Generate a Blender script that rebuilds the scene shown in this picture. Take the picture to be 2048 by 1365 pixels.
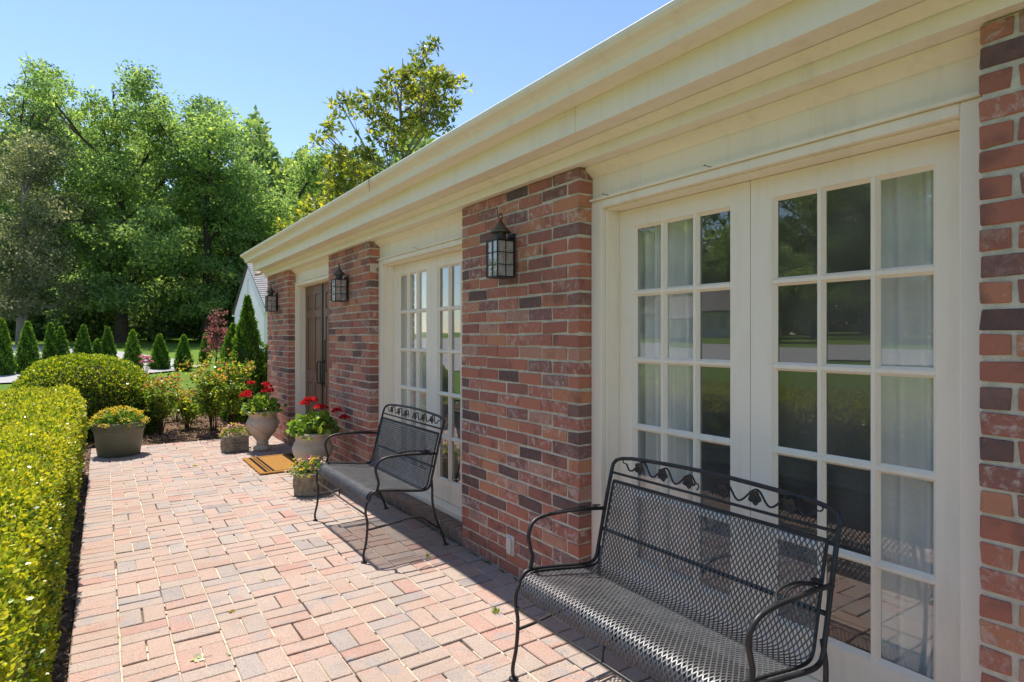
import bpy, math, random
import numpy as np
from mathutils import Vector, Matrix

for o in list(bpy.data.objects):
    bpy.data.objects.remove(o, do_unlink=True)
scene = bpy.context.scene
col = scene.collection

# ------------------------------------------------------------------ camera
F = 1215.0; A = math.atan2(819.0, F); H0 = 1.46; HY = 673.0      # focal (px of a 2048 px wide frame), yaw, height, horizon row
SA, CA = math.sin(A), math.cos(A)
cam = bpy.data.cameras.new('camera'); camo = bpy.data.objects.new('camera', cam); col.objects.link(camo)
camo.location = (0, 0, H0); camo.rotation_euler = (math.pi / 2, 0, -A)
cam.sensor_width = 36; cam.lens = 36 * F / 2048; cam.shift_y = (HY - 682.5) / 2048
cam.clip_start = 0.05; cam.clip_end = 900
scene.camera = camo

# ------------------------------------------------------------------ light
SUN = Vector((-0.05, 0.46, 1.0)).normalized()
elev = math.asin(SUN.z); azim = math.atan2(SUN.x, SUN.y)
w = bpy.data.worlds.new('World'); scene.world = w; w.use_nodes = True
nt = w.node_tree; nt.nodes.clear()
sky = nt.nodes.new('ShaderNodeTexSky'); sky.sky_type = 'NISHITA'; sky.sun_disc = False
sky.sun_elevation = elev; sky.sun_rotation = azim
sky.air_density = 1.0; sky.dust_density = 0.1; sky.ozone_density = 1.8
bg = nt.nodes.new('ShaderNodeBackground'); bg.inputs[1].default_value = 0.12
wo = nt.nodes.new('ShaderNodeOutputWorld')
nt.links.new(sky.outputs[0], bg.inputs[0]); nt.links.new(bg.outputs[0], wo.inputs[0])
sl = bpy.data.lights.new('sun', 'SUN'); sl.energy = 4.5; sl.angle = math.radians(0.53); sl.color = (1.0, 0.93, 0.82)
so = bpy.data.objects.new('sun', sl); col.objects.link(so)
so.rotation_euler = SUN.to_track_quat('Z', 'Y').to_euler(); so.location = (0, 10, 30)
scene.view_settings.view_transform = 'Standard'; scene.view_settings.look = 'None'
scene.view_settings.gamma = 1; scene.view_settings.use_curve_mapping = False
scene.view_settings.exposure = 0.80
try:
    scene.cycles.max_bounces = 10; scene.cycles.diffuse_bounces = 5; scene.cycles.transparent_max_bounces = 24
    scene.cycles.sample_clamp_indirect = 8
except Exception: pass

RNG = np.random.default_rng(7); random.seed(7)
def proj(p):
    d = p[0] * SA + p[1] * CA
    if d < 0.05: return (-9999, -9999, d)
    return (1024 + F * (p[0] * CA - p[1] * SA) / d, HY - F * (p[2] - H0) / d, d)
def at(u, D, z=0.0):                                  # point straight ahead at photo column u and depth D
    k = (u - 1024) / F
    return Vector((D * (SA + k * CA), D * (CA - k * SA), z))
def infr(p, m=30):
    u, v, d = proj(p); return d > 0.05 and -m < u < 2048 + m and -m < v < 1365 + m

# ------------------------------------------------------------------ mesh helpers
WORLD = {}
def link(o, parent=None, loc=None):
    col.objects.link(o)
    if loc is not None: o.location = loc
    wl = Vector(o.location)
    if parent is not None:
        o.parent = parent
        o.matrix_parent_inverse = Matrix.Translation(-WORLD[parent.name])
    WORLD[o.name] = wl
    return o
def tag(o, label=None, cat=None, group=None, kind=None):
    if label: o['label'] = label
    if cat: o['category'] = cat
    if group: o['group'] = group
    if kind: o['kind'] = kind
    return o
def thing(name, label, cat, loc=(0, 0, 0), group=None):
    o = bpy.data.objects.new(name, None); o.empty_display_size = 0.1
    link(o, None, loc); return tag(o, label, cat, group)
def setmat(me, m):
    me.materials.append(m)
def obj(name, me, parent=None, loc=None):
    return link(bpy.data.objects.new(name, me), parent, loc)
def copy_tree(o, loc, label=None, rotz=0.0, scale=None):
    # copy of a thing (an Empty in its own local space) with its parts
    r = o.copy(); col.objects.link(r); r.location = loc; r.rotation_euler = (0, 0, rotz)
    if scale: r.scale = scale
    if label: r['label'] = label
    WORLD[r.name] = Vector(loc)
    for ch in list(o.children):
        c = ch.copy(); col.objects.link(c); c.parent = r; c.matrix_parent_inverse = ch.matrix_parent_inverse
        for g in list(ch.children):
            d = g.copy(); col.objects.link(d); d.parent = c; d.matrix_parent_inverse = g.matrix_parent_inverse
    return r

class MB:
    def __init__(s): s.v = []; s.f = []
    def add(s, v, f):
        o = len(s.v); s.v += [tuple(p) for p in v]; s.f += [tuple(i + o for i in q) for q in f]; return s
    def box(s, x0, x1, y0, y1, z0, z1):
        v = [(x0,y0,z0),(x1,y0,z0),(x1,y1,z0),(x0,y1,z0),(x0,y0,z1),(x1,y0,z1),(x1,y1,z1),(x0,y1,z1)]
        return s.add(v, [(3,2,1,0),(4,5,6,7),(0,1,5,4),(1,2,6,5),(2,3,7,6),(3,0,4,7)])
    def cbox(s, x0, x1, y0, y1, z0, z1, c=0.003, jit=0.0, rng=None):
        v, f = chamfer(x1 - x0, y1 - y0, z1 - z0, c, jit, rng)
        return s.add([(p[0] + (x0 + x1) / 2, p[1] + (y0 + y1) / 2, p[2] + (z0 + z1) / 2) for p in v], f)
    def prismY(s, poly, y0, y1):
        n = len(poly)
        v = [(x, y0, z) for x, z in poly] + [(x, y1, z) for x, z in poly]
        f = [(i, (i + 1) % n, n + (i + 1) % n, n + i) for i in range(n)]
        f += [tuple(range(n - 1, -1, -1)), tuple(range(n, 2 * n))]
        return s.add(v, f)
    def prism(s, poly, z0, z1):
        n = len(poly)
        v = [(x, y, z0) for x, y in poly] + [(x, y, z1) for x, y in poly]
        f = [(i, (i + 1) % n, n + (i + 1) % n, n + i) for i in range(n)]
        f += [tuple(range(n - 1, -1, -1)), tuple(range(n, 2 * n))]
        return s.add(v, f)
    def tube(s, pts, r, n=6, caps=True, flat=1.0):
        P = [Vector(p) for p in pts]; m = len(P)
        R = r if isinstance(r, (list, tuple)) else [r] * m
        t0 = (P[1] - P[0]).normalized()
        up = Vector((0, 0, 1)) if abs(t0.z) < 0.9 else Vector((0, 1, 0))
        nx = t0.cross(up).normalized()
        v = []; f = []
        for i in range(m):
            t = (P[min(i + 1, m - 1)] - P[max(i - 1, 0)])
            if t.length < 1e-9: t = t0.copy()
            t.normalize()
            nx = (nx - t * nx.dot(t))
            if nx.length < 1e-6: nx = t.orthogonal()
            nx.normalize(); ny = t.cross(nx)
            for k in range(n):
                a = 2 * math.pi * k / n
                v.append(P[i] + nx * (R[i] * math.cos(a)) + ny * (R[i] * flat * math.sin(a)))
        for i in range(m - 1):
            for k in range(n):
                a, b = i * n + k, i * n + (k + 1) % n
                f.append((a, b, b + n, a + n))
        if caps:
            f.append(tuple(range(n - 1, -1, -1))); f.append(tuple((m - 1) * n + k for k in range(n)))
        return s.add(v, f)
    def lathe(s, prof, n=32, c=(0, 0, 0), closed=False, jit=0.0):
        v = []; f = []; m = len(prof)
        for r, z in prof:
            for k in range(n):
                a = 2 * math.pi * k / n; rr = r * (1 + jit * math.sin(3 * a + z * 20))
                v.append((c[0] + rr * math.cos(a), c[1] + rr * math.sin(a), c[2] + z))
        for i in range(m - 1):
            for k in range(n):
                a, b = i * n + k, i * n + (k + 1) % n
                f.append((a, b, b + n, a + n))
        if closed:
            f.append(tuple(range(n - 1, -1, -1))); f.append(tuple((m - 1) * n + k for k in range(n)))
        return s.add(v, f)
    def mesh(s, name, mat, smooth=False):
        me = bpy.data.meshes.new(name); me.from_pydata(s.v, [], s.f); me.materials.append(mat)
        if smooth: me.polygons.foreach_set('use_smooth', [True] * len(me.polygons))
        me.update(); return me
    def build(s, name, mat, parent=None, loc=None, smooth=False):
        return obj(name, s.mesh(name, mat, smooth), parent, loc)

def chamfer(dx, dy, dz, c=0.003, jit=0.0, rng=None):
    # chamfered box: 24 verts, 6 faces + 12 edge strips + 8 corners
    h = (dx / 2, dy / 2, dz / 2); v = []; idx = {}
    for sx in (-1, 1):
        for sy in (-1, 1):
            for sz in (-1, 1):
                j = (np.clip(rng.normal(0, 1, 3), -1.6, 1.6) * jit if np.any(jit) else (0, 0, 0))
                for ax in range(3):
                    p = [sx * (h[0] - c), sy * (h[1] - c), sz * (h[2] - c)]
                    p[ax] = (sx, sy, sz)[ax] * h[ax]
                    idx[(sx, sy, sz, ax)] = len(v); v.append((p[0] + j[0], p[1] + j[1], p[2] + j[2]))
    f = []
    I = idx
    for s in (-1, 1):
        q = [I[(s,-1,-1,0)], I[(s,1,-1,0)], I[(s,1,1,0)], I[(s,-1,1,0)]]; f.append(tuple(q if s > 0 else q[::-1]))
        q = [I[(-1,s,-1,1)], I[(-1,s,1,1)], I[(1,s,1,1)], I[(1,s,-1,1)]]; f.append(tuple(q if s > 0 else q[::-1]))
        q = [I[(-1,-1,s,2)], I[(1,-1,s,2)], I[(1,1,s,2)], I[(-1,1,s,2)]]; f.append(tuple(q if s > 0 else q[::-1]))
    for a in (-1, 1):
        for b in (-1, 1):
            q = [I[(a,b,-1,0)], I[(a,b,1,0)], I[(a,b,1,1)], I[(a,b,-1,1)]]; f.append(tuple(q if a * b < 0 else q[::-1]))
            q = [I[(a,-1,b,0)], I[(a,1,b,0)], I[(a,1,b,2)], I[(a,-1,b,2)]]; f.append(tuple(q if a * b > 0 else q[::-1]))
            q = [I[(-1,a,b,1)], I[(1,a,b,1)], I[(1,a,b,2)], I[(-1,a,b,2)]]; f.append(tuple(q if a * b < 0 else q[::-1]))
    for sx in (-1, 1):
        for sy in (-1, 1):
            for sz in (-1, 1):
                q = [I[(sx,sy,sz,0)], I[(sx,sy,sz,1)], I[(sx,sy,sz,2)]]
                f.append(tuple(q if sx * sy * sz > 0 else q[::-1]))
    return v, f

# ------------------------------------------------------------------ leaf clouds
def unit(a):
    return a / np.maximum(np.linalg.norm(a, axis=1, keepdims=True), 1e-9)
def leaves(name, mat, parent, P, Ax, L, W, tint, oval=False, loc=None, fold=0.18, rng=RNG, smooth=False):
    n = len(P); Ax = unit(Ax); S = unit(np.cross(Ax, rng.normal(size=(n, 3)))); N = np.cross(Ax, S)
    L = np.broadcast_to(np.asarray(L, float), (n,))[:, None]; W = np.broadcast_to(np.asarray(W, float), (n,))[:, None]
    if oval:
        prm = [(0, 0, 0), (.32, .48, 1), (.74, .42, 1), (1, 0, .3), (.74, -.42, 1), (.32, -.48, 1)]
    else:
        prm = [(0, 0, 0), (.45, .5, 1), (1, 0, .2), (.45, -.5, 1)]
    k = len(prm)
    V = np.empty((n, k, 3), np.float32)
    for i, (a, b, c) in enumerate(prm):
        V[:, i] = P + Ax * (L * a) + S * (W * b) + N * (W * fold * c)
    me = bpy.data.meshes.new(name)
    me.vertices.add(n * k); me.vertices.foreach_set('co', V.reshape(-1))
    me.loops.add(n * k); me.loops.foreach_set('vertex_index', np.arange(n * k, dtype=np.int32))
    me.polygons.add(n)
    me.polygons.foreach_set('loop_start', np.arange(0, n * k, k, dtype=np.int32))
    me.polygons.foreach_set('loop_total', np.full(n, k, np.int32))
    at_ = me.attributes.new('tint', 'FLOAT', 'POINT')
    at_.data.foreach_set('value', np.repeat(np.asarray(tint, np.float32), k))
    me.materials.append(mat); me.update(calc_edges=True); me.validate()
    return obj(name, me, parent, loc)

# ------------------------------------------------------------------ materials
def lin(r, g, b):
    f = lambda c: (c / 255 / 12.92) if c / 255 <= 0.04045 else ((c / 255 + 0.055) / 1.055) ** 2.4
    return (f(r), f(g), f(b), 1)
class NM:
    def __init__(s, name):
        s.m = bpy.data.materials.new(name); s.m.use_nodes = True; s.t = s.m.node_tree; s.t.nodes.clear()
        s.out = s.n('ShaderNodeOutputMaterial')
    def n(s, typ, **kw):
        nd = s.t.nodes.new(typ)
        for k, v in kw.items(): setattr(nd, k, v)
        return nd
    def l(s, a, b): s.t.links.new(a, b); return s
    def pos(s): return s.n('ShaderNodeNewGeometry').outputs['Position']
    def objc(s): return s.n('ShaderNodeTexCoord').outputs['Object']
    def noise(s, scale, detail=4, rough=0.55, vec=None, dist=0.0):
        nd = s.n('ShaderNodeTexNoise'); nd.inputs['Scale'].default_value = scale; nd.inputs['Detail'].default_value = detail
        nd.inputs['Roughness'].default_value = rough; nd.inputs['Distortion'].default_value = dist
        s.l(vec if vec is not None else s.pos(), nd.inputs['Vector']); return nd.outputs[0]
    def ramp(s, fac, stops, interp='LINEAR'):
        nd = s.n('ShaderNodeValToRGB'); cr = nd.color_ramp; cr.interpolation = interp
        while len(cr.elements) < len(stops): cr.elements.new(0.5)
        for e, (p, c) in zip(cr.elements, stops):
            e.position = p; e.color = c if len(c) == 4 else (*c, 1)
        s.l(fac, nd.inputs[0]); return nd.outputs[0]
    def math(s, op, a, b=None):
        nd = s.n('ShaderNodeMath', operation=op)
        for i, x in enumerate((a, b)):
            if x is None: continue
            if isinstance(x, (int, float)): nd.inputs[i].default_value = x
            else: s.l(x, nd.inputs[i])
        return nd.outputs[0]
    def mix(s, fac, a, b, blend='MIX'):
        nd = s.n('ShaderNodeMix', data_type='RGBA', blend_type=blend)
        for sock, x in ((nd.inputs[0], fac), (nd.inputs[6], a), (nd.inputs[7], b)):
            if isinstance(x, (int, float)): sock.default_value = x
            elif isinstance(x, tuple): sock.default_value = x if len(x) == 4 else (*x, 1)
            else: s.l(x, sock)
        return nd.outputs[2]
    def bump(s, h, strength=0.3, dist=0.01):
        nd = s.n('ShaderNodeBump'); nd.inputs['Strength'].default_value = strength; nd.inputs['Distance'].default_value = dist
        s.l(h, nd.inputs['Height']); return nd.outputs[0]
    def principled(s, colr, rough=0.6, spec=0.3, metal=0.0, normal=None, surface=True):
        p = s.n('ShaderNodeBsdfPrincipled')
        if isinstance(colr, tuple): p.inputs['Base Color'].default_value = colr if len(colr) == 4 else (*colr, 1)
        else: s.l(colr, p.inputs['Base Color'])
        if isinstance(rough, (int, float)): p.inputs['Roughness'].default_value = rough
        else: s.l(rough, p.inputs['Roughness'])
        p.inputs['Specular IOR Level'].default_value = spec; p.inputs['Metallic'].default_value = metal
        if normal is not None: s.l(normal, p.inputs['Normal'])
        if surface: s.l(p.outputs[0], s.out.inputs[0])
        return p
    def rnd(s):
        a = s.n('ShaderNodeObjectInfo').outputs['Random']; b = s.n('ShaderNodeNewGeometry').outputs['Random Per Island']
        return s.math('FRACT', s.math('ADD', a, b))
    def attr(s, name):
        nd = s.n('ShaderNodeAttribute'); nd.attribute_name = name; return nd.outputs['Fac']

def m_brick():
    m = NM('wall_brick'); r = m.rnd()
    base = m.ramp(r, [(0, (0.094,0.072,0.074)), (.05, (0.142,0.097,0.095)), (.10, (0.260,0.126,0.109)), (.24, (0.366,0.143,0.106)), (.48, (0.448,0.164,0.113)),
                      (.72, (0.501,0.188,0.123)), (.86, (0.566,0.248,0.134)), (.94, (0.496,0.267,0.198)), (.975, (0.260,0.155,0.134)), (1, (0.118,0.089,0.090))])
    mot = m.noise(34, 5, .65); mot2 = m.noise(9, 3, .5)
    c = m.mix(m.ramp(mot, [(.3, (0,0,0)), (.72, (1,1,1))]), base, (.40,.165,.10)); 
    c = m.mix(.62, c, base)
    c = m.mix(m.ramp(mot2, [(.55, (0,0,0)), (.70, (.6,.6,.6))]), c, (.13,.080,.068))
    # lime and old paint left on some of the reused bricks
    w1 = m.ramp(m.noise(26, 6, .72, dist=.6), [(.50, (0,0,0)), (.63, (1,1,1))])
    sel = m.ramp(m.math('FRACT', m.math('MULTIPLY', r, 7.13)), [(.45, (0,0,0)), (.85, (1,1,1))])
    c = m.mix(m.math('MULTIPLY', w1, m.math('MULTIPLY', sel, .72)), c, (.62,.50,.44))
    sm = m.ramp(m.noise(60, 5, .75), [(.61, (0,0,0)), (.68, (1,1,1))])
    c = m.mix(m.math('MULTIPLY', sm, .45), c, (.45,.38,.31))
    hgt = m.math('ADD', m.noise(140, 5, .7), m.math('MULTIPLY', m.noise(30, 3), 1.2))
    m.principled(c, .86, .22, normal=m.bump(hgt, .8, .005)); return m.m
def m_paver():
    m = NM('clay_paver'); r = m.rnd()
    base = m.ramp(r, [(0, (0.310,0.275,0.272)), (.06, (0.360,0.315,0.300)), (.14, (0.405,0.328,0.283)), (.40, (0.430,0.320,0.272)), (.66, (0.445,0.317,0.264)),
                      (.80, (0.440,0.289,0.239)), (.90, (0.420,0.236,0.200)), (.94, (0.440,0.352,0.294)), (.98,(0.360,0.326,0.316)), (1, (0.250,0.226,0.228))])
    c = m.mix(m.ramp(m.noise(14, 4, .6), [(.35, (0,0,0)), (.7, (0.800,0.840,0.888))]), base, (0.440,0.352,0.300))
    c = m.mix(.45, c, base)
    flash = m.ramp(m.noise(5.5, 3, .55), [(.56, (0,0,0)), (.66, (0.750,0.788,0.833))])
    c = m.mix(flash, c, (0.330,0.299,0.297))
    red = m.ramp(m.noise(4.2, 3, .55, dist=.8), [(.60, (0,0,0)), (.72, (0.600,0.630,0.666))])
    c = m.mix(red, c, (0.420,0.236,0.183))
    grit = m.ramp(m.noise(120, 4, .75), [(.35, (.72,.72,.72)), (.62, (1.06,1.06,1.06))])
    c = m.mix(1.0, c, grit, 'MULTIPLY')
    pits = m.ramp(m.noise(170, 3, .6), [(.60, (0,0,0)), (.67, (1,1,1))])
    c = m.mix(m.math('MULTIPLY', pits, .8), c, (.085,.052,.040))
    dirt = m.ramp(m.noise(1.3, 5, .65), [(.42, (0,0,0)), (.75, (.5,.5,.5))])
    c = m.mix(dirt, c, (.27,.215,.175))
    moss = m.ramp(m.noise(7, 5, .7), [(.68, (0,0,0)), (.78, (.35,.35,.35))])
    c = m.mix(moss, c, (.16,.145,.09))
    hgt = m.math('ADD', m.noise(220, 4, .7), m.math('MULTIPLY', m.noise(40, 3), 1.5))
    m.principled(c, .9, .2, normal=m.bump(hgt, .5, .003)); return m.m
def m_simple(name, c1, c2=None, scale=20, rough=.7, spec=.3, bump=.2, bscale=120, metal=0, bdist=.003):
    m = NM(name)
    c = c1
    if c2: c = m.mix(m.ramp(m.noise(scale, 5, .6), [(.35, (0,0,0)), (.68, (1,1,1))]), c1, c2)
    m.principled(c, rough, spec, metal, m.bump(m.noise(bscale, 4, .6), bump, bdist) if bump else None); return m.m
def m_paint(name, c1, c2):
    m = NM(name)
    c = m.mix(m.ramp(m.noise(3.0, 5, .6), [(.4, (0,0,0)), (.75, (1,1,1))]), c1, c2)
    mp = m.n('ShaderNodeMapping'); mp.inputs['Scale'].default_value = (60, 2.2, 60); m.l(m.pos(), mp.inputs[0])
    mp2 = m.n('ShaderNodeMapping'); mp2.inputs['Scale'].default_value = (9, 9, 1.2); m.l(m.pos(), mp2.inputs[0])
    grime = m.ramp(m.noise(1.0, 5, .7, vec=mp2.outputs[0]), [(.52, (0,0,0)), (.78, (.30,.30,.30))])
    c = m.mix(grime, c, (.52,.45,.32))
    st = m.ramp(m.noise(55, 5, .75, dist=.5), [(.70, (0,0,0)), (.73, (1,1,1))])
    c = m.mix(m.math('MULTIPLY', st, .5), c, (.24,.19,.12))
    ck = m.ramp(m.noise(1.6, 6, .8, vec=mp.outputs[0], dist=.4), [(.70, (0,0,0)), (.725, (.55,.55,.55))])
    c = m.mix(ck, c, (.42,.36,.26))
    h = m.math('ADD', m.noise(1.0, 4, .6, vec=mp.outputs[0]), m.math('MULTIPLY', m.noise(90, 4), .7))
    m.principled(c, .52, .3, normal=m.bump(h, .3, .0025)); return m.m
def m_leaf(name, stops, trans=.35, rough=.45, spec=.35, tr_tint=(1.25, 1.15, .55)):
    m = NM(name); t = m.attr('tint')
    c = m.ramp(t, stops)
    p = m.principled(c, rough, spec, surface=False)
    tr = m.n('ShaderNodeBsdfTranslucent'); m.l(m.mix(1.0, c, (*tr_tint, 1), 'MULTIPLY'), tr.inputs[0])
    mx = m.n('ShaderNodeMixShader'); mx.inputs[0].default_value = trans
    m.l(p.outputs[0], mx.inputs[1]); m.l(tr.outputs[0], mx.inputs[2]); m.l(mx.outputs[0], m.out.inputs[0]); return m.m
def m_glass(name='window_glass', dust=0.095):
    m = NM(name)
    fr = m.n('ShaderNodeFresnel')
    m.l(m.math('ADD', m.math('MULTIPLY', m.n('ShaderNodeNewGeometry').outputs['Backfacing'], 1 / 1.5 - 1.5), 1.5), fr.inputs[0])
    gl = m.n('ShaderNodeBsdfGlossy'); gl.inputs['Roughness'].default_value = 0.0; gl.inputs[0].default_value = (1, 1, 1, 1)
    m.l(m.bump(m.noise(3.0, 2, .4), .02, .004), gl.inputs['Normal'])
    tr = m.n('ShaderNodeBsdfTransparent'); tr.inputs[0].default_value = (.985, .99, .985, 1)
    mx = m.n('ShaderNodeMixShader'); m.l(m.math('MINIMUM', m.math('MULTIPLY', fr.outputs[0], 1.9), 1.0), mx.inputs[0])
    m.l(tr.outputs[0], mx.inputs[1]); m.l(gl.outputs[0], mx.inputs[2])
    df = m.n('ShaderNodeBsdfDiffuse'); df.inputs[0].default_value = (.6, .6, .58, 1)
    m2 = m.n('ShaderNodeMixShader')
    m.l(m.math('MULTIPLY', m.ramp(m.noise(2.2, 5, .6), [(.4, (.2,.2,.2)), (.75, (1,1,1))]), dust), m2.inputs[0])
    m.l(mx.outputs[0], m2.inputs[1]); m.l(df.outputs[0], m2.inputs[2]); m.l(m2.outputs[0], m.out.inputs[0]); return m.m

M = {}
M['brick'] = m_brick(); M['paver'] = m_paver()
M['mortar'] = m_simple('mortar', (.70,.63,.50), (.50,.43,.335), 16, .95, .1, 1.0, 110, bdist=.006)
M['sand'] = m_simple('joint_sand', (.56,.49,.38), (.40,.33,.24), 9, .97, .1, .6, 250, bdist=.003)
M['stepbrick'] = m_simple('old_step_brick', (.34,.24,.18), (.20,.15,.12), 18, .95, .1, .7, 90, bdist=.005)
M['jointshade'] = m_simple('shaded_joint_soil', (.20,.155,.11), (.12,.09,.06), 15, .98, .05, .8, 150, bdist=.004)  # soil and sand bed; shadow of the cross joints is put into its dark colour
M['cream'] = m_paint('cream_trim_paint', (.92,.83,.675), (.89,.80,.64))
M['beige'] = m_paint('beige_door_paint', (.92,.82,.68), (.89,.79,.645))
M['panel'] = m_paint('header_paint', (.92,.81,.66), (.89,.78,.63))
M['brown'] = m_paint('brown_door_paint', (.185,.095,.055), (.205,.11,.065))
M['glass'] = m_glass(); M['lampglass'] = m_glass('seeded_lamp_glass', .75)
M['iron'] = m_simple('black_iron', (.020,.020,.023), (.038,.036,.036), 30, .46, .5, .1, 150, metal=.25)
M['mesh'] = m_simple('sheen_mesh_iron', (.095,.100,.112), (.155,.158,.166), 14, .52, .7, 0, metal=.55)  # black iron lightened: sun and sky sheen on the seat is put into the colour
M['copper'] = m_simple('aged_copper', (.10,.095,.08), (.16,.15,.125), 40, .45, .4, .2, 120, metal=.7)
M['darkmetal'] = m_simple('dark_bronze', (.03,.026,.024), (.055,.05,.045), 30, .5, .4, .1, 120, metal=.6)
M['curtain'] = m_simple('white_curtain', (.88,.87,.83), None, rough=.9, spec=.1, bump=.15, bscale=300)
M['inwall'] = m_simple('inside_wall', (.74,.70,.64), None, rough=.9, bump=0)
M['infloor'] = m_simple('inside_floor', (.30,.20,.13), None, rough=.4, bump=0)
M['shingle'] = m_simple('roof_shingle', (.16,.15,.145), (.24,.22,.21), 8, .95, .1, .6, 90, bdist=.01)
M['stoneurn'] = m_simple('cast_stone', (.66,.53,.40), (.54,.44,.34), 7, .9, .2, .45, 130, bdist=.004)
M['concrete'] = m_simple('weathered_concrete', (.36,.31,.235), (.17,.15,.10), 14, .95, .15, .8, 70, bdist=.008)
M['greenpot'] = m_simple('green_plastic', (.18,.19,.135), (.14,.145,.10), 5, .55, .3, .15, 60)
M['soil'] = m_simple('soil', (.035,.024,.017), (.06,.04,.028), 30, .98, .05, .8, 60, bdist=.01)
M['mulch'] = m_simple('mulch', (.11,.07,.048), (.20,.13,.09), 22, .98, .05, 1.0, 45, bdist=.02)
M['coir'] = m_simple('coir', (.36,.185,.055), (.27,.135,.04), 60, .98, .05, .9, 260, bdist=.006)
M['matblack'] = m_simple('mat_stripe', (.02,.016,.013), None, rough=.95, spec=.05, bump=.8, bscale=260, bdist=.006)
M['grass'] = None
M['asphalt'] = m_simple('pale_concrete_road', (.36,.35,.345), (.31,.305,.30), 1.2, .95, .15, .3, 40, bdist=.004)
M['whitewall'] = m_simple('white_wall_paint', (.90,.87,.87), (.86,.835,.84), 2, .7, .2, .2, 30, bdist=.004)
M['bark'] = m_simple('bark', (.10,.08,.062), (.055,.045,.037), 6, .95, .1, .9, 14, bdist=.03)
M['palebark'] = m_simple('pale_bark', (.26,.25,.225), (.16,.15,.13), 8, .9, .1, .7, 20, bdist=.02)
M['twig'] = m_simple('twig', (.085,.06,.04), (.05,.035,.025), 20, .9, .1, 0)
M['stem'] = m_simple('green_stem', (.12,.20,.05), (.09,.16,.04), 20, .6, .3, 0)
M['graystone'] = m_simple('grey_stone', (.22,.21,.19), (.13,.125,.115), 40, .8, .3, .4, 80)
M['white'] = m_simple('white_plastic', (.62,.57,.50), None, rough=.5, bump=0)
M['hedge'] = m_leaf('hedge_leaf', [(0, (.035,.085,.018)), (.3, (.085,.18,.02)), (.55, (.22,.32,.024)), (.8, (.42,.47,.03)), (1, (.62,.60,.05))], .46, .34, .45)
M['arb'] = m_leaf('arborvitae_spray', [(0, (.04,.10,.02)), (.5, (.085,.20,.03)), (.8, (.20,.36,.04)), (1, (.34,.50,.06))], .42, .6, .2)
M['maple'] = m_leaf('maple_leaf', [(0, (.11,.185,.09)), (.4, (.185,.305,.12)), (.75, (.32,.44,.135)), (1, (.47,.56,.16))], .60, .55, .25, (1.42, 1.4, .78))
M['deep'] = m_leaf('dark_leaf', [(0, (.08,.14,.075)), (.5, (.145,.235,.095)), (1, (.34,.44,.125))], .58, .55, .25, (1.4, 1.35, .75))
M['silver'] = m_leaf('grey_green_leaf', [(0, (.07,.10,.05)), (.5, (.14,.18,.085)), (.85, (.25,.26,.13)), (1, (.42,.39,.26))], .5, .5, .35, (1.4, 1.35, .85))
M['magnolia'] = m_leaf('magnolia_leaf', [(0, (.09,.14,.04)), (.45, (.18,.25,.05)), (.56, (.22,.20,.07)), (.68, (.38,.43,.06)), (1, (.60,.56,.07))], .52, .45, .3, (1.4, 1.3, .6))
M['redleaf'] = m_leaf('purple_maple_leaf', [(0, (.20,.09,.095)), (.6, (.34,.14,.15)), (1, (.56,.30,.28))], .5, .5, .3, (1.3,.8,.7))
M['rose'] = m_leaf('rose_leaf', [(0, (.08,.16,.03)), (.3, (.18,.31,.05)), (.52, (.36,.48,.06)), (.66, (.50,.54,.07)), (.75, (.55,.26,.08)), (1, (.62,.27,.11))], .58, .32, .45)
M['geran'] = m_leaf('geranium_leaf', [(0, (.08,.17,.03)), (.5, (.18,.32,.045)), (1, (.42,.50,.07))], .38, .5, .3)
M['petalred'] = m_leaf('red_petal', [(0, (.38,.012,.016)), (.6, (.62,.025,.03)), (1, (.75,.07,.07))], .3, .6, .2, (1.2,.7,.7))
M['petalyel'] = m_leaf('yellow_petal', [(0, (.62,.38,.01)), (.6, (.78,.62,.03)), (1, (.85,.78,.22))], .3, .6, .2, (1.1,1.05,.6))
M['petalmix'] = m_leaf('viola_petal', [(0, (.80,.60,.04)), (.42, (.82,.70,.12)), (.55, (.85,.72,.62)), (.75, (.80,.50,.55)), (.9, (.55,.12,.22)), (1, (.28,.08,.20))], .3, .6, .2, (1.1,1,.9))
M['petalpink'] = m_leaf('pink_petal', [(0, (.60,.16,.24)), (1, (.80,.42,.48))], .3, .6, .2, (1.1,.9,.9))
M['chip'] = m_leaf('mulch_chip', [(0, (.06,.038,.028)), (.5, (.19,.12,.08)), (.8, (.36,.25,.17)), (1, (.52,.38,.27))], .0, .9, .1)
M['fallen'] = m_leaf('dry_leaf', [(0, (.55,.42,.05)), (.5, (.62,.62,.42)), (1, (.70,.74,.60))], .3, .6, .2)
def m_grass():
    m = NM('lawn_grass')
    a = m.noise(.35, 5, .6); b = m.noise(14, 5, .7)
    c = m.ramp(b, [(.3, (.08,.15,.025)), (.6, (.15,.25,.035)), (.8, (.22,.30,.055))])
    c = m.mix(m.ramp(a, [(.4, (0,0,0)), (.7, (.5,.5,.5))]), c, (.14,.165,.04))
    m.principled(c, .95, .1, normal=m.bump(m.noise(45, 4, .8), 1.0, .04)); return m.m
M['grass'] = m_grass()

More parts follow.
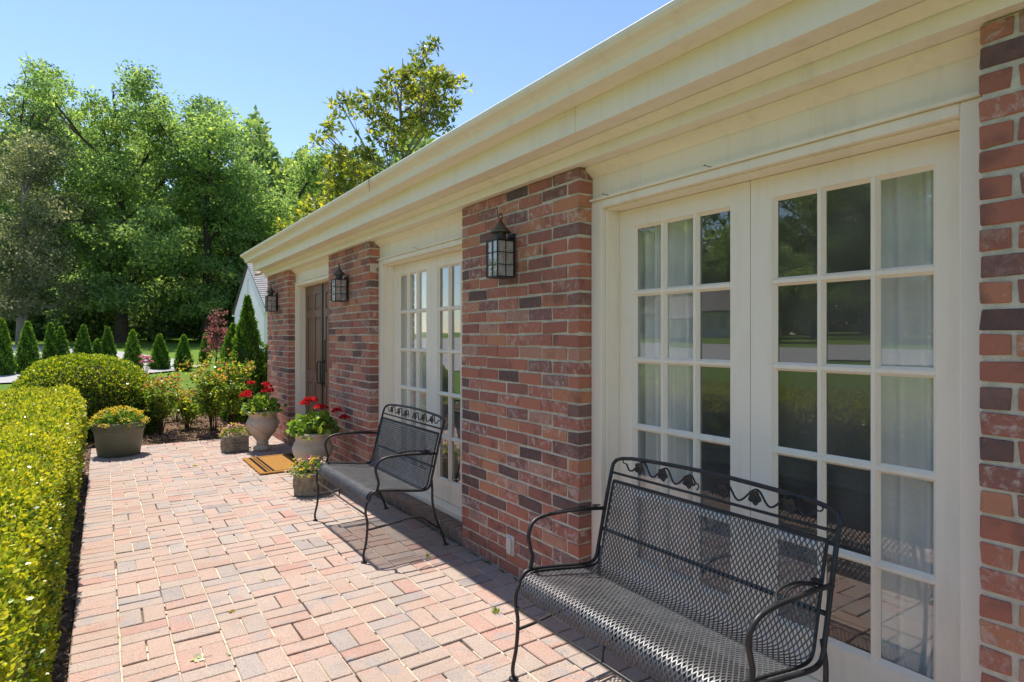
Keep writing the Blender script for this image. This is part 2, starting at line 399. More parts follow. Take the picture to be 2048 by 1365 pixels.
# ================================================================== SETTING
def terr(x, y):
    t1 = max(0.0, y - 22) * 0.035; t2 = max(0.0, -x - 10) * 0.03
    h = math.hypot(t1, t2); return 2.6 * (1 - math.exp(-h / 2.2)) * 1.0 if h > 0 else 0.0
def sheet(name, xs, ys, mat, dz, inside=None):
    v = [(x, y, terr(x, y) + dz) for y in ys for x in xs]; nx = len(xs)
    f = [(j * nx + i, j * nx + i + 1, (j + 1) * nx + i + 1, (j + 1) * nx + i) for j in range(len(ys) - 1) for i in range(nx - 1)]
    m = MB(); m.v = v; m.f = f
    return tag(m.build(name, mat, None, None, True), kind='structure')
axs = [-420, -250, -160, -110, -80] + list(range(-64, 45, 4)) + [60, 90, 140, 240, 420]
ays = [-420, -200, -100, -60] + list(range(-40, 100, 4)) + [120, 160, 240, 420]
sheet('lawn', axs, ays, M['grass'], -0.045)
# the street beyond the garden: one arm parallel to the house front, one turning across behind the arborvitae row
prs = [((-21.6, -60), (-35, -60)), ((-21.6, 10), (-35, 10)), ((-20, 17), (-35, 40)), ((-14, 21.5), (-28, 60)), ((-9, 22.6), (-14, 57)), ((-4, 23.2), (-6, 51)), ((-1.5, 23.7), (-2.4, 46.5)), ((.2, 24.4), (.5, 40.5)), ((2.2, 26), (2.0, 35)), ((3.5, 28), (2.9, 32))]
rm = MB(); W_ = 12; rows = []
for (p0, p1) in zip(prs[:-1], prs[1:]):
    for q in range(10):
        t = q / 10; rows.append(tuple((p0[e][0] + (p1[e][0] - p0[e][0]) * t, p0[e][1] + (p1[e][1] - p0[e][1]) * t) for e in (0, 1)))
rows.append(prs[-1])
for (a, b) in rows:
    for j in range(W_ + 1):
        t = j / W_; x = a[0] + (b[0] - a[0]) * t; y = a[1] + (b[1] - a[1]) * t; rm.v.append((x, y, terr(x, y) + .012))
for k in range(len(rows) - 1):
    for j in range(W_):
        q = k * (W_ + 1) + j; rm.f.append((q, q + W_ + 1, q + W_ + 2, q + 1))
tag(rm.build('road', M['asphalt'], None, None, True), kind='structure')

# patio of clay pavers
X0, X1 = -0.126, 2.078; LX = 0.069; BL = 0.2094; YE = 9.62
patio = tag(MB().box(X0, X1, -1.2, YE, -0.12, -0.0150).build('patio', M['jointshade']), kind='structure')
cells = []                                             # (cx, cy, dx, dy)
jt = 0.007
ph = 3.613 % (BL * 2)
y = -0.9
while y < YE - 0.09:                                   # soldier course along the bed
    cells.append(((X0 + LX) / 2, y + 0.0505, LX - X0 - jt, 0.101 - 0.0058)); y += 0.101
ncol = int((X1 - LX) / BL)
for c in range(ncol + 1):
    xa = LX + c * BL; half = c == ncol
    wcol = min(BL, X1 - 0.004 - xa)
    b0 = int((-0.8 - 3.613) / BL) - 1
    for b in range(b0, 60):
        ya = 3.613 + b * BL; yb = ya + BL
        if ya < -0.9: continue
        if yb > YE + 0.02: break
        if (b + c) % 2 == 0:                           # bricks running along the house
            if half: cells.append((xa + wcol / 2, ya + BL / 2, wcol - jt, BL - jt))
            else:
                cells.append((xa + BL * .25, ya + BL / 2, BL / 2 - jt, BL - jt)); cells.append((xa + BL * .75, ya + BL / 2, BL / 2 - jt, BL - jt))
        else:
            cells.append((xa + wcol / 2, ya + BL * .25, wcol - jt, BL / 2 - .0058)); cells.append((xa + wcol / 2, ya + BL * .75, wcol - jt, BL / 2 - .0058))
rg = np.random.default_rng(3)
def size_px(p, a):
    u, v, d = proj(p)
    return (a / d) if infr(p, 10) and d > 0.3 else -1
rank = sorted(range(len(cells)), key=lambda i: -size_px((cells[i][0], cells[i][1], 0), 1.0))
near = set(i for i in rank[:300] if size_px((cells[i][0], cells[i][1], 0), 1.0) > 0)
variants = {}
far = MB()
for i, (cx, cy, dx, dy) in enumerate(cells):
    zt = rg.normal(0, .0013); ex, ey = rg.normal(0, .0012, 2)
    rot = (rg.normal(0, .004), rg.normal(0, .004), rg.normal(0, .006))
    if i in near:
        key = (round(dx, 3), round(dy, 3), int(rg.integers(4)))
        if key not in variants:
            v, f = chamfer(dx, dy, .05, .0032, .0011, rg)
            mm = MB().add(v, f); variants[key] = mm.mesh('paver', M['paver'])
        o = obj('paver', variants[key], patio, (cx + ex, cy + ey, -0.025 + zt)); o.rotation_euler = rot
        o.scale = (1 + rg.normal(0, .006), 1 + rg.normal(0, .006), 1)
    else:
        v, f = chamfer(dx, dy, .05, .0035, .0011, rg)
        far.add([(p[0] + cx + ex, p[1] + cy + ey, p[2] - .025 + zt + p[0] * rot[1] + p[1] * rot[0]) for p in v], f)
tag(far.build('paver_field', M['paver'], patio), kind='stuff')

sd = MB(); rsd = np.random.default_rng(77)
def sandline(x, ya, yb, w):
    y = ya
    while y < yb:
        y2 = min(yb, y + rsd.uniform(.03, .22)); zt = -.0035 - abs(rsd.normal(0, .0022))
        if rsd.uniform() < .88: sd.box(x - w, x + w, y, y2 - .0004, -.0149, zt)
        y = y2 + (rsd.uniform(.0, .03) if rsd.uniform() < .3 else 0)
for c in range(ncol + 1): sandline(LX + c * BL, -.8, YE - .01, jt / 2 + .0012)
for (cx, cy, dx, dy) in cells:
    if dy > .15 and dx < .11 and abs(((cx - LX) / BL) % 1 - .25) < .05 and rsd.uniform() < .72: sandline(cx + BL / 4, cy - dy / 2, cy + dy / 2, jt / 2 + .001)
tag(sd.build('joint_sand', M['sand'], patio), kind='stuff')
# mulch beds
bed = MB().box(-2.4, X0 - .004, -1.2, 9.60, -.12, -.02)
tag(bed.build('mulch_strip', M['mulch']), kind='structure')
mb = MB()
nx, ny = 26, 16
for j in range(ny + 1):
    for i in range(nx + 1):
        x = -1.8 + 7.5 * i / nx; yy = (YE + .006) + 4.4 * j / ny
        mb.v.append((x, yy, -.022 + .045 * math.sin(math.pi * min(1, j / 5) / 2) * (1 + .4 * math.sin(i * 1.7 + j)) if j else -.03))
for j in range(ny):
    for i in range(nx):
        q = j * (nx + 1) + i; mb.f.append((q, q + 1, q + nx + 2, q + nx + 1))
tag(mb.build('mulch_bed', M['mulch'], None, None, True), kind='structure')
n = 14000
P = np.empty((n, 3)); k = 11000
P[:k, 0] = RNG.uniform(-1.0, 3.2, k); P[:k, 1] = YE + .01 + 3.2 * RNG.beta(1, 2.2, k); P[:k, 2] = .012 + RNG.uniform(0, .03, k)
P[k:, 0] = RNG.uniform(-.5, X0 - .015, n - k); P[k:, 1] = RNG.uniform(1.0, 9.6, n - k); P[k:, 2] = -.014 + RNG.uniform(0, .012, n - k)
Ax = RNG.normal(size=(n, 3)); Ax[:, 2] *= .35
tag(leaves('mulch_chips', M['chip'], None, P, Ax, RNG.uniform(.02, .065, n), RNG.uniform(.008, .022, n), RNG.uniform(0, 1, n)), 'brown wood mulch chips scattered over the garden beds', 'mulch', kind='stuff')

# ================================================================== HOUSE
XB = 2.07; CW = 1.247; OW = 1.755
PIL = [(-.557, .69), (2.445, 3.692), (5.447, 6.694), (8.449, 9.696)]
OPN = [(.69, 2.445), (3.692, 5.447), (6.694, 8.449)]
ZP = 2.346
house = thing('house', 'single storey brick house with cream trim, French doors and long white gutter', 'house', (5.5, 3.5, 0))
CO = 0.0738
rb = np.random.default_rng(11)
rb = np.random.default_rng(11); allb = []                                              # (pillar, cx, cy, cz, dx, dy, dz)
for pi, (a, b) in enumerate(PIL):
    for k in range(32):
        z0 = k * CO + .003; z1 = min((k + 1) * CO - .0100, ZP - .002)
        if z1 - z0 < .02: continue
        hf = .35 if pi == 0 else .41; E = 5 + hf; BLN = CW / E; jh = .0085 if pi == 0 else .0062
        edges = [0] + [hf + i for i in range(6)] if k % 2 else [0, 1, 2, 3, 4, 5, E]
        for e0, e1 in zip(edges[:-1], edges[1:]):
            ya = b - e0 * BLN - (0 if e0 == 0 else jh * rb.uniform(.75, 1.25)); yb = b - e1 * BLN + (0 if e1 == E else jh * rb.uniform(.75, 1.25))
            allb.append((pi, XB + .0525, (ya + yb) / 2, (z0 + z1) / 2, .105, abs(ya - yb), z1 - z0))
def bsize(t):
    return size_px((XB, t[2], t[3]), t[5] * .35 + t[6])
order = sorted(range(len(allb)), key=lambda i: -bsize(allb[i]))
nearb = set(i for i in order[:300] if bsize(allb[i]) > 0)
bvar = {}
pill = []
for pi, (a, b) in enumerate(PIL):
    c = MB().box(XB + .0045, 2.345, a + .0045, b - .0045, -.1, ZP).build('brick_pillar', M['mortar'], house)
    pill.append(c)
farb = [MB() for _ in PIL]
for i, (pi, cx, cy, cz, dx, dy, dz) in enumerate(allb):
    px = -abs(rb.normal(0, .0014)); pz = rb.normal(0, .0013); py = rb.normal(0, .001)
    if i in nearb:
        key = (round(dy * 500), round(dz * 500), int(rb.integers(5)))
        if key not in bvar:
            v, f = chamfer(dx, dy, dz, .0028, np.array([.0006, .0024, .0022]), rb); bvar[key] = MB().add(v, f).mesh('brick', M['brick'])
        o = obj('brick', bvar[key], pill[pi], (cx + px, cy + py, cz + pz)); o.rotation_euler = (rb.normal(0, .006), 0, rb.normal(0, .004))
    else:
        v, f = chamfer(dx, dy, dz, .0030, np.array([.0006, .0022, .0021]), rb)
        farb[pi].add([(p[0] + cx + px, p[1] + cy + py, p[2] + cz + pz) for p in v], f)
for pi, m in enumerate(farb):
    if m.v: tag(m.build('brick_courses', M['brick'], pill[pi]), kind='stuff')

YA, YB = -4.0, 9.76                                    # run of the eaves
# frieze, mouldings, soffit, fascia boards, gutter
MB().prismY([(2.028, 2.350), (2.32, 2.350), (2.32, 2.452), (2.028, 2.452)], YA, 9.70).build('frieze_board', M['cream'], house)
MB().prismY([(2.025, 2.404), (2.0, 2.418), (1.985, 2.4365), (2.025, 2.4365)], YA, 9.703).build('crown_moulding', M['cream'], house)
MB().prismY([(1.893, 2.4385), (2.026, 2.4385), (2.026, 2.455), (1.893, 2.455)], YA, 9.715).build('soffit_board', M['cream'], house)
fj = [YA, 2.232, 5.957, YB - .03]
for a, b in zip(fj[:-1], fj[1:]):
    MB().cbox(1.868, 1.892, a + .0012, b - .0012, 2.431, 2.645, .0015).build('fascia_board', M['cream'], house)
gp = [(1.866, 2.553), (1.782, 2.553), (1.766, 2.556), (1.760, 2.568), (1.762, 2.583), (1.752, 2.604), (1.730, 2.622), (1.708, 2.634), (1.698, 2.648),
      (1.696, 2.664), (1.701, 2.669), (1.704, 2.660), (1.712, 2.640), (1.734, 2.627), (1.757, 2.608), (1.767, 2.585), (1.766, 2.572), (1.770, 2.561), (1.782, 2.558), (1.866, 2.558)]
g = MB().prismY(gp, YA, YB)
gut = g.build('gutter', M['cream'], house, None, False)
ge = [(1.866, 2.5535), (1.7825, 2.5535), (1.7665, 2.557), (1.7605, 2.568), (1.7625, 2.583), (1.7525, 2.604), (1.7305, 2.622), (1.7085, 2.634), (1.6985, 2.648), (1.6965, 2.6635), (1.866, 2.6635)]
MB().prismY(ge, YB - .006, YB + .002).build('gutter_end_cap', M['cream'], gut)
# roof: two slopes with shingle courses on the street side
rs = .40
def rz(x): return 2.672 + (x - 1.735) * rs
MB().prismY([(1.735, 2.655), (6.3, rz(6.3) - .017), (10.9, 2.655), (10.9, 2.675), (6.3, rz(6.3) + .005), (1.735, 2.675)], YA, YB + .05).build('roof', M['shingle'], house)
MB().prismY([(2.33, 2.352), (10.3, 2.352), (10.3, 2.66), (6.3, 4.40), (2.33, 2.83)], 9.50, 9.69).build('gable_wall', M['whitewall'], house)
MB().box(2.33, 10.3, YA + .2, 9.49, 2.36, 2.40).build('ceiling', M['inwall'], house)
MB().box(2.33, 10.3, YA + .2, 9.49, .02, .13).build('floor', M['infloor'], house)
MB().box(5.4, 5.5, YA + .2, 9.49, .13, 2.36).build('inside_wall', M['inwall'], house)
MB().box(2.35, 10.3, 9.50, 9.69, -.1, 2.35).build('side_wall', M['brick'], house)
MB().box(2.35, 5.4, 6.1, 6.2, .13, 2.36).build('inside_wall', M['inwall'], house)
MB().box(2.35, 6.6, YA + .05, YA + .2, .0, 2.36).build('side_wall', M['inwall'], house)
MB().box(2.09, 2.34, YA + .05, PIL[0][0] - .002, -.1, 2.345).build('front_wall', M['brick'], house)

def opening(o0, o1, kind):
    c = .079
    MB().cbox(2.165, 2.33, o0 + .001, o1 - .001, 2.187, 2.349, .001).build('header_panel', M['panel'], house)
    MB().prismY([(2.164, 2.300), (2.118, 2.332), (2.112, 2.3485), (2.164, 2.3485)], o0 + .002, o1 - .002).build('header_moulding', M['cream'], house)
    MB().prismY([(2.140, 2.171), (2.30, 2.171), (2.30, 2.186), (2.150, 2.186), (2.140, 2.181)], o0 + .002, o1 - .002).build('drip_cap', M['cream'], house)
    cs = MB()
    cs.cbox(2.155, 2.33, o0 + c, o1 - c, 2.131, 2.1695, .0025)
    cs.cbox(2.1555, 2.33, o1 - c + .0006, o1 - .001, .143, 2.1695, .0025); cs.cbox(2.1555, 2.33, o0 + .001, o0 + c - .0006, .143, 2.1695, .0025)
    case = cs.build('door_casing', M['beige'], house)
    st = MB()
    st.cbox(2.185, 2.325, o1 - c - .011, o1 - c - .0005, .143, 2.1305, .002); st.cbox(2.185, 2.325, o0 + c + .0005, o0 + c + .011, .143, 2.1305, .002)
    st.cbox(2.186, 2.325, o0 + c + .0115, o1 - c - .0115, 2.1200, 2.1305, .002)
    st.build('door_stop', M['beige'], case)
    MB().prismY([(2.198, .091), (2.33, .091), (2.33, .1415), (2.262, .1415), (2.200, .125)], o0 + .001, o1 - .001).build('door_sill', M['cream'], house)
    step = MB().box(2.0925, 2.33, o0 + .009, o1 - .009, -.1, .083).build('door_step', M['mortar'], house)
    nb = 23; p = (o1 - o0) / nb
    for k in range(nb):
        key = ('row', int(rb.integers(4)))
        if key not in bvar:
            v, f = chamfer(.235, p - .0095, .10, .004, .0012, rb); bvar[key] = MB().add(v, f).mesh('brick', M['stepbrick'])
        obj('brick', bvar[key], step, (2.204 + rb.normal(0, .001), o0 + (k + .5) * p, .0400 + rb.normal(0, .0008)))
    d0, d1 = o0 + c + .0125, o1 - c - .0125; mid = (d0 + d1) / 2
    zb, zt = .1445, 2.118
    for (a, b) in ((d0, mid - .0015), (mid + .0015, d1)):
        if kind == 'french': french(a, b, zb, zt)
        else: entry(a, b, zb, zt, b > mid)

PANE = {}
def french(a, b, zb, zt):
    s = .098; ga, gb = a + s, b - s; gz0, gz1 = .302, 2.028; x0, x1 = 2.272, 2.316
    m = MB()
    m.cbox(x0, x1, a, ga, zb, zt, .0012); m.cbox(x0, x1, gb, b, zb, zt, .0012)
    m.cbox(x0 + .0004, x1, ga - .001, gb + .001, zb, gz0, .0012); m.cbox(x0 + .0004, x1, ga - .001, gb + .001, gz1, zt, .0012)
    # glazing bead round the glass
    e = .014; xf, xg = x0 + .003, x0 + .0235
    m.prismY([(xf, gz1), (xg, gz1 - e), (xg, gz1)], ga, gb); m.prismY([(xf, gz0), (xg, gz0), (xg, gz0 + e)], ga, gb)
    m.prism([(xf, ga), (xg, ga), (xg, ga + e)], gz0, gz1); m.prism([(xf, gb), (xg, gb - e), (xg, gb)], gz0, gz1)
    d = m.build('french_door', M['beige'], house)
    pw = (gb - ga) / 3; phh = (gz1 - gz0) / 5
    for i in (1, 2):
        yc = ga + pw * i
        MB().prism([(xf, yc - .0068), (xf, yc + .0068), (xg, yc + .0175), (x1 - .004, yc + .010), (x1 - .004, yc - .010), (xg, yc - .0175)][::-1], gz0, gz1).build('muntin', M['beige'], d)
    for j in range(1, 5):
        zc = gz0 + phh * j
        MB().prismY([(xf + .0006, zc - .0068), (xg, zc - .0175), (x1 - .0046, zc - .010), (x1 - .0046, zc + .010), (xg, zc + .0175), (xf + .0006, zc + .0068)], ga, gb).build('muntin', M['beige'], d)
    for i in range(3):
        for j in range(5):
            key = (round(pw, 3))
            if key not in PANE: PANE[key] = MB().box(-.0015, .0015, -pw / 2 + .003, pw / 2 - .003, -phh / 2 + .003, phh / 2 - .003).mesh('pane', M['glass'])
            o = obj('pane', PANE[key], d, (xg + .0035, ga + pw * (i + .5), gz0 + phh * (j + .5)))
            o.rotation_euler = (0, rb.normal(0, .0016), rb.normal(0, .0016))

def entry(a, b, zb, zt, farleaf):
    x0, x1 = 2.272, 2.316
    m = MB().box(x0 + .012, x1, a, b, zb, zt)
    ys = [a, a + .105, (a + b) / 2 - .045, (a + b) / 2 + .045, b - .105, b]
    zs = [zb, zb + .24, .86, 1.02, 1.70, 1.80, 2.00, zt]
    m.cbox(x0, x0 + .0125, ys[0], ys[1], zb, zt, .002); m.cbox(x0, x0 + .0125, ys[2], ys[3], zb, zt, .002); m.cbox(x0, x0 + .0125, ys[4], ys[5], zb, zt, .002)
    for z0, z1 in ((zs[0], zs[1]), (zs[2], zs[3]), (zs[4], zs[5]), (zs[6], zs[7])):
        m.cbox(x0 + .0004, x0 + .0122, ys[1] - .001, ys[2] + .001, z0 + .0004, z1, .002); m.cbox(x0 + .0004, x0 + .0122, ys[3] - .001, ys[4] + .001, z0 + .0004, z1, .002)
    d = m.build('entry_door', M['brown'], house)
    for ya, yb in ((ys[1], ys[2]), (ys[3], ys[4])):
        for z0, z1 in ((zs[1], zs[2]), (zs[3], zs[4]), (zs[5], zs[6])):
            q = MB().cbox(x0 + .0045, x0 + .0125, ya + .022, yb - .022, z0 + .022, z1 - .022, .004); q.build('door_panel', M['brown'], d)
    if farleaf:                                        # astragal strip and grip handle on the far leaf
        MB().cbox(x0 - .012, x0 - .0005, a - .012, a + .028, zb + .002, zt - .002, .003).build('astragal', M['darkmetal'], d)
    yh = a + .065 if farleaf else b - .065
    h = MB()
    h.cbox(x0 - .006, x0 - .0002, yh - .025, yh + .025, 1.13, 1.42, .003) if not farleaf else None
    h.tube([(x0 - .004, yh, 1.14), (x0 - .045, yh, 1.14), (x0 - .055, yh, 1.10), (x0 - .055, yh, .92), (x0 - .045, yh, .88), (x0 - .004, yh, .88)], .008, 6)
    h.cbox(x0 - .006, x0 - .0002, yh - .022, yh + .022, .84, 1.17, .002)
    h.build('door_handle', M['darkmetal'], d)
opening(*OPN[0], 'french'); opening(*OPN[1], 'french'); opening(*OPN[2], 'entry')
for (yy, zz) in ((1.66, 2.176), (2.29, 2.178), (4.55, 2.178)):
    MB().tube([(2.16, yy, zz), (2.105, yy + .01, zz + .004), (2.103, yy + .01, zz + .004)], [.0016, .0016, .004], 5).build('nail', M['darkmetal'], house)

tw = thing('twig', 'thin dead twig hanging over the lip of the gutter', 'twig', (1.69, 4.46, 2.66))
MB().tube([(1.72, 4.47, 2.672), (1.695, 4.465, 2.674), (1.686, 4.46, 2.65), (1.688, 4.45, 2.60), (1.682, 4.43, 2.555)], [.003, .003, .0028, .0022, .001], 5).build('stem', M['twig'], tw)
MB().tube([(1.720, 4.47, 2.673), (1.70, 4.49, 2.69), (1.70, 4.51, 2.71)], [.002, .0018, .001], 5).build('side_shoot', M['twig'], tw)
# curtains inside the two pairs of glass doors
def curtain(y0, y1, label, amp=.035, wl=.095, seed=0, x=2.385):
    r = random.Random(seed); n = 90; Z = [.15, .6, 1.1, 1.6, 2.1, 2.26]
    m = MB(); loc = Vector((x, (y0 + y1) / 2, .14))
    for th in (0, .003):
        o = len(m.v)
        for i in range(n + 1):
            t = i / n; yy = y0 + (y1 - y0) * t
            for z in Z:
                a = amp * (1.05 - .25 * (z / 2.2))
                xx = x + th + a * math.sin(2 * math.pi * (yy / wl) + .6 * math.sin(z * 1.3 + seed)) + .012 * math.sin(yy * 31 + seed)
                m.v.append((xx - loc.x, yy - loc.y + .006 * math.sin(z * 2 + yy * 8), z - loc.z))
        k = len(Z)
        for i in range(n):
            for j in range(k - 1):
                q = o + i * k + j; ff = (q, q + 1, q + k + 1, q + k); m.f.append(ff if th == 0 else ff[::-1])
    t = thing('curtain', label, 'curtain', loc, 'curtains behind the glass doors')
    m.build('drape', M['curtain'], t, loc, True)
    MB().tube([(x, y0 - .02, 2.285), (x, y1 + .02, 2.285)], .012, 8).build('rod', M['darkmetal'], t)
curtain(1.93, 2.40, 'white curtain behind glass doors, close to the pillar with the outlet cover', seed=1)
curtain(.74, 1.10, 'white curtain behind the glass door leaf next to the brick edge pillar', seed=2)
curtain(4.72, 5.40, 'white curtain in the glass doors between the round planter and entry door side', seed=3)
curtain(3.74, 4.02, 'narrow white curtain in the doors behind the bench with the round planter', seed=4)

# ================================================================== WALL LANTERNS
def lantern(label, loc):
    t = thing('wall_lantern', label, 'lantern', loc, 'lanterns on the brick pillars')
    L = Vector(loc); w = .059
    def B(m, name, mat, par=t, smooth=False): return m.build(name, M[mat], par, L, smooth)
    fr = MB()
    for sx in (-1, 1):
        for sy in (-1, 1): fr.cbox(sx * w - .004, sx * w + .004, sy * w - .004, sy * w + .004, 0, .225, .001)
    for z in (.0, .217):
        for s in (-1, 1):
            fr.box(-w + .0045, w - .0045, s * w - .0035, s * w + .0035, z + .0005, z + .0085); fr.box(s * w - .0035, s * w + .0035, -w + .0045, w - .0045, z + .0006, z + .0084)
    fr.box(-w + .003, w - .003, -w + .003, w - .003, .001, .004)
    f = B(fr, 'frame', 'darkmetal')
    bars = MB()
    for s in (-1, 1):
        for z in (.076, .149):
            bars.box(-w + .005, w - .005, s * w - .0022, s * w + .0022, z - .0022, z + .0022); bars.box(s * w - .0022, s * w + .0022, -w + .005, w - .005, z - .0023, z + .0023)
        bars.box(-.0022, .0022, s * w - .0026, s * w + .0026, .0088, .2168); bars.box(s * w - .0026, s * w + .0026, -.0022, .0022, .0088, .2168)
    B(bars, 'glazing_bar', 'darkmetal')
    for s in (-1, 1):
        B(MB().box(-w + .005, w - .005, s * (w - .005) - .0008, s * (w - .005) + .0008, .009, .216), 'pane', 'lampglass')
    B(MB().box(-w + .004, -w + .0056, -w + .0065, w - .0065, .009, .216), 'pane', 'lampglass')
    cap = MB().lathe([(.002, .350), (.012, .340), (.030, .312), (.058, .283), (.064, .272), (.060, .270), (.020, .278)], 20)
    B(cap, 'roof_cap', 'copper', t, True)
    B(MB().lathe([(.034, .274), (.034, .236), (.040, .232), (.052, .227), (.056, .2255), (.002, .2255)], 20), 'neck', 'copper', t, True)
    ring = [(0, .018 * math.sin(a), .368 + .020 * -math.cos(a)) for a in [2 * math.pi * i / 16 for i in range(17)]]
    B(MB().tube(ring, .003, 6), 'hanging_ring', 'darkmetal', t, True)
    B(MB().lathe([(.001, .012), (.010, .014), (.010, .07), (.013, .08), (.017, .105), (.012, .13), (.001, .142)], 12), 'bulb', 'white', t, True)
    bp = MB().cbox(.071, .0865, -.034, .034, .015, .27, .003).box(.050, .072, -.012, .012, .235, .250).box(.0632, .072, -.010, .010, .05, .07)
    B(bp, 'back_plate', 'darkmetal'); return t
for (yy, lb) in ((3.065, 'bronze box lantern on the brick pillar above the outlet cover'), (6.07, 'bronze box lantern on the pillar between entry door and glass doors'),
                 (9.07, 'bronze box lantern on the end pillar beside the tall arborvitae')):
    lantern(lb, (XB - .0875, yy, 1.81))

# ================================================================== BENCHES
def bench(label, x, y):
    Lb = 1.08; t = thing('metal_bench', label, 'bench', (x, y, 0), 'black mesh benches against the house'); W = Vector((x, y, 0))
    def B(m, name, mat='iron', smooth=True, par=t): return m.build(name, M[mat], par, W, smooth)
    def spl(pts, n=6):                                # Catmull-Rom
        P = [Vector(p) for p in pts]; out = []
        for i in range(len(P) - 1):
            a, b, c, d = P[max(i - 1, 0)], P[i], P[i + 1], P[min(i + 2, len(P) - 1)]
            for k in range(n):
                s = k / n
                out.append(.5 * ((2 * b) + (c - a) * s + (2 * a - 5 * b + 4 * c - d) * s * s + (3 * b - a - 3 * c + d) * s ** 3))
        out.append(P[-1]); return out
    R = .0088
    # side rails run from seat front up the back; top rail arches between them
    side = [(.035, .395), (.045, .428), (.085, .447), (.20, .436), (.36, .412), (.435, .408), (.468, .430), (.485, .49), (.535, .70), (.566, .815), (.578, .850)]
    lo = spl([(a, 0, b) for a, b in side]); hi = [(p.x, Lb, p.z) for p in lo]
    top = [(.586, .012, .868), (.590, .045, .880)] + [(.592, Lb * k / 10, .883 + .022 * math.sin(math.pi * k / 10)) for k in range(1, 10)] + [(.590, Lb - .045, .880), (.586, Lb - .012, .868)]
    fr = MB().tube([tuple(p) for p in lo] + top + hi[::-1], R, 8)
    B(fr, 'side_frame')
    rail = lambda xx, zz, a, b, r: MB().tube([(xx, a, zz), (xx, b, zz)], r, 6)
    B(rail(.5655, .812, .004, Lb - .004, .006), 'back_rail'); B(rail(.552, .778, .03, Lb - .03, .0075), 'mesh_rail')
    B(rail(.505, .555, .006, Lb - .006, .0085), 'mesh_rail')
    for yy in (.03, Lb - .03):                        # inner frame that carries the mesh
        q = spl([(a - .004, yy, b) for a, b in side[:-2]] + [(.552, yy, .778)])
        B(MB().tube(q, .0062, 6), 'mesh_frame')
    # legs
    for yy in (0, Lb):
        fl = spl([(.04, yy, .405), (.016, yy, .37), (.010, yy, .32), (.022, yy, .24), (.014, yy, .13), (-.004, yy, .05), (0, yy, .006)])
        B(MB().tube(fl, R * .95, 8).lathe([(.001, .0), (.021, .0), (.021, .005), (.010, .010), (.001, .012)], 12, (0, yy, 0)), 'front_leg')
        bl = spl([(.487, yy + (.011 if yy == 0 else -.011), .475), (.487, yy, .40), (.490, yy, .31), (.515, yy, .20), (.565, yy, .08), (.592, yy, .006)])
        B(MB().tube(bl, R, 8).lathe([(.001, .0), (.021, .0), (.021, .005), (.010, .010), (.001, .012)], 12, (.595, yy, 0)), 'rear_leg')
        sp = spl([(.020, yy, .205), (.13, yy, .212), (.30, yy, .232), (.40, yy, .225), (.47, yy, .175), (.540, yy, .125)])
        B(MB().tube(sp, .0068, 6), 'side_stretcher')
        s = 1 if yy == 0 else -1
        ar = spl([(.528, yy, .645), (.44, yy - s * .004, .655), (.30, yy - s * .012, .665), (.17, yy - s * .012, .664), (.105, yy - s * .008, .645), (.078, yy, .595), (.088, yy, .54), (.098, yy, .495), (.082, yy, .443)])
        am = B(MB().tube(ar, R, 8), 'arm')
        lp = MB().tube(spl([(.20, yy - s * .012, .672), (.25, yy + s * .022, .677), (.33, yy + s * .038, .678), (.41, yy + s * .028, .672), (.47, yy, .660)]), .0048, 6)
        lp.tube(spl([(.23, yy - s * .01, .674), (.30, yy + s * .012, .680), (.38, yy + s * .012, .678), (.42, yy - s * .004, .668)]), .0035, 5)
        leaf_flat(lp, Vector((.43, yy + s * .012, .676)), Vector((1, 0, -.1)), Vector((0, s, .1)), .055)
        B(lp, 'arm_scroll', 'iron', False, am)
    B(rail(.012, .305, 0, Lb, .0062), 'front_stretcher')
    B(MB().tube([(.012, Lb * .5, .305), (.016, Lb * .5, .345), (.028, Lb * .5, .373)], .005, 6), 'strut')
    # vine scroll in the top of the back
    sc = MB(); xs = lambda z: .5655 + (z - .812) * .32
    for sgn in (-1, 1):
        yc = Lb / 2
        pts = []
        for k in range(61):
            s_ = k / 60; yy = .055 + s_ * .40; z = .848 + .025 * math.sin(s_ * 3 * 2 * math.pi) + .014 * math.sin(math.pi * (yy + .06) / Lb)
            pts.append((xs(z), yc + sgn * yy, z))
        curl = [(xs(.83 + .012 * math.sin(a)), yc + sgn * (.045 + .013 * math.cos(a)), .842 + .012 * math.sin(a)) for a in [math.pi * (i / 10) for i in range(0, 15)]]
        sc.tube(pts, .0042, 6); sc.tube(curl[::-1] + [pts[0]], .003, 5)
        e = pts[-1]
        sc.tube([e] + [(e[0], e[1] + sgn * (.012 + .012 * math.sin(a)), e[2] + .012 - .012 * math.cos(a)) for a in [math.pi * (i / 8) for i in range(1, 11)]], .003, 5)
    B(sc, 'vine_scroll')
    for sgn in (-1, 1):
        for fy in (.085, .225, .365):
            fl = MB(); z = .85 + .008 * math.sin(math.pi * (fy + .1) / Lb) ; c = Vector((xs(z) - .006, Lb / 2 + sgn * fy, z))
            for k in range(5):
                a = 2 * math.pi * k / 5 + fy * 9
                leaf_flat(fl, c, Vector((-.15, math.cos(a), math.sin(a))), Vector((0, -math.sin(a), math.cos(a))), .030, .9)
            fl.lathe([(.001, .004), (.006, .002), (.007, -.004)], 6, tuple(c))
            B(fl, 'flower', 'iron', False)
    # expanded metal: zigzag strands that touch their neighbours
    path = spl([(.030, 0, .352), (.018, 0, .372), (.016, 0, .395), (.028, 0, .425), (.065, 0, .443), (.13, 0, .439), (.24, 0, .424), (.36, 0, .406), (.43, 0, .404), (.458, 0, .424), (.476, 0, .49), (.515, 0, .64), (.550, 0, .776)], 10)
    L = [0]
    for i in range(1, len(path)): L.append(L[-1] + (path[i] - path[i - 1]).length)
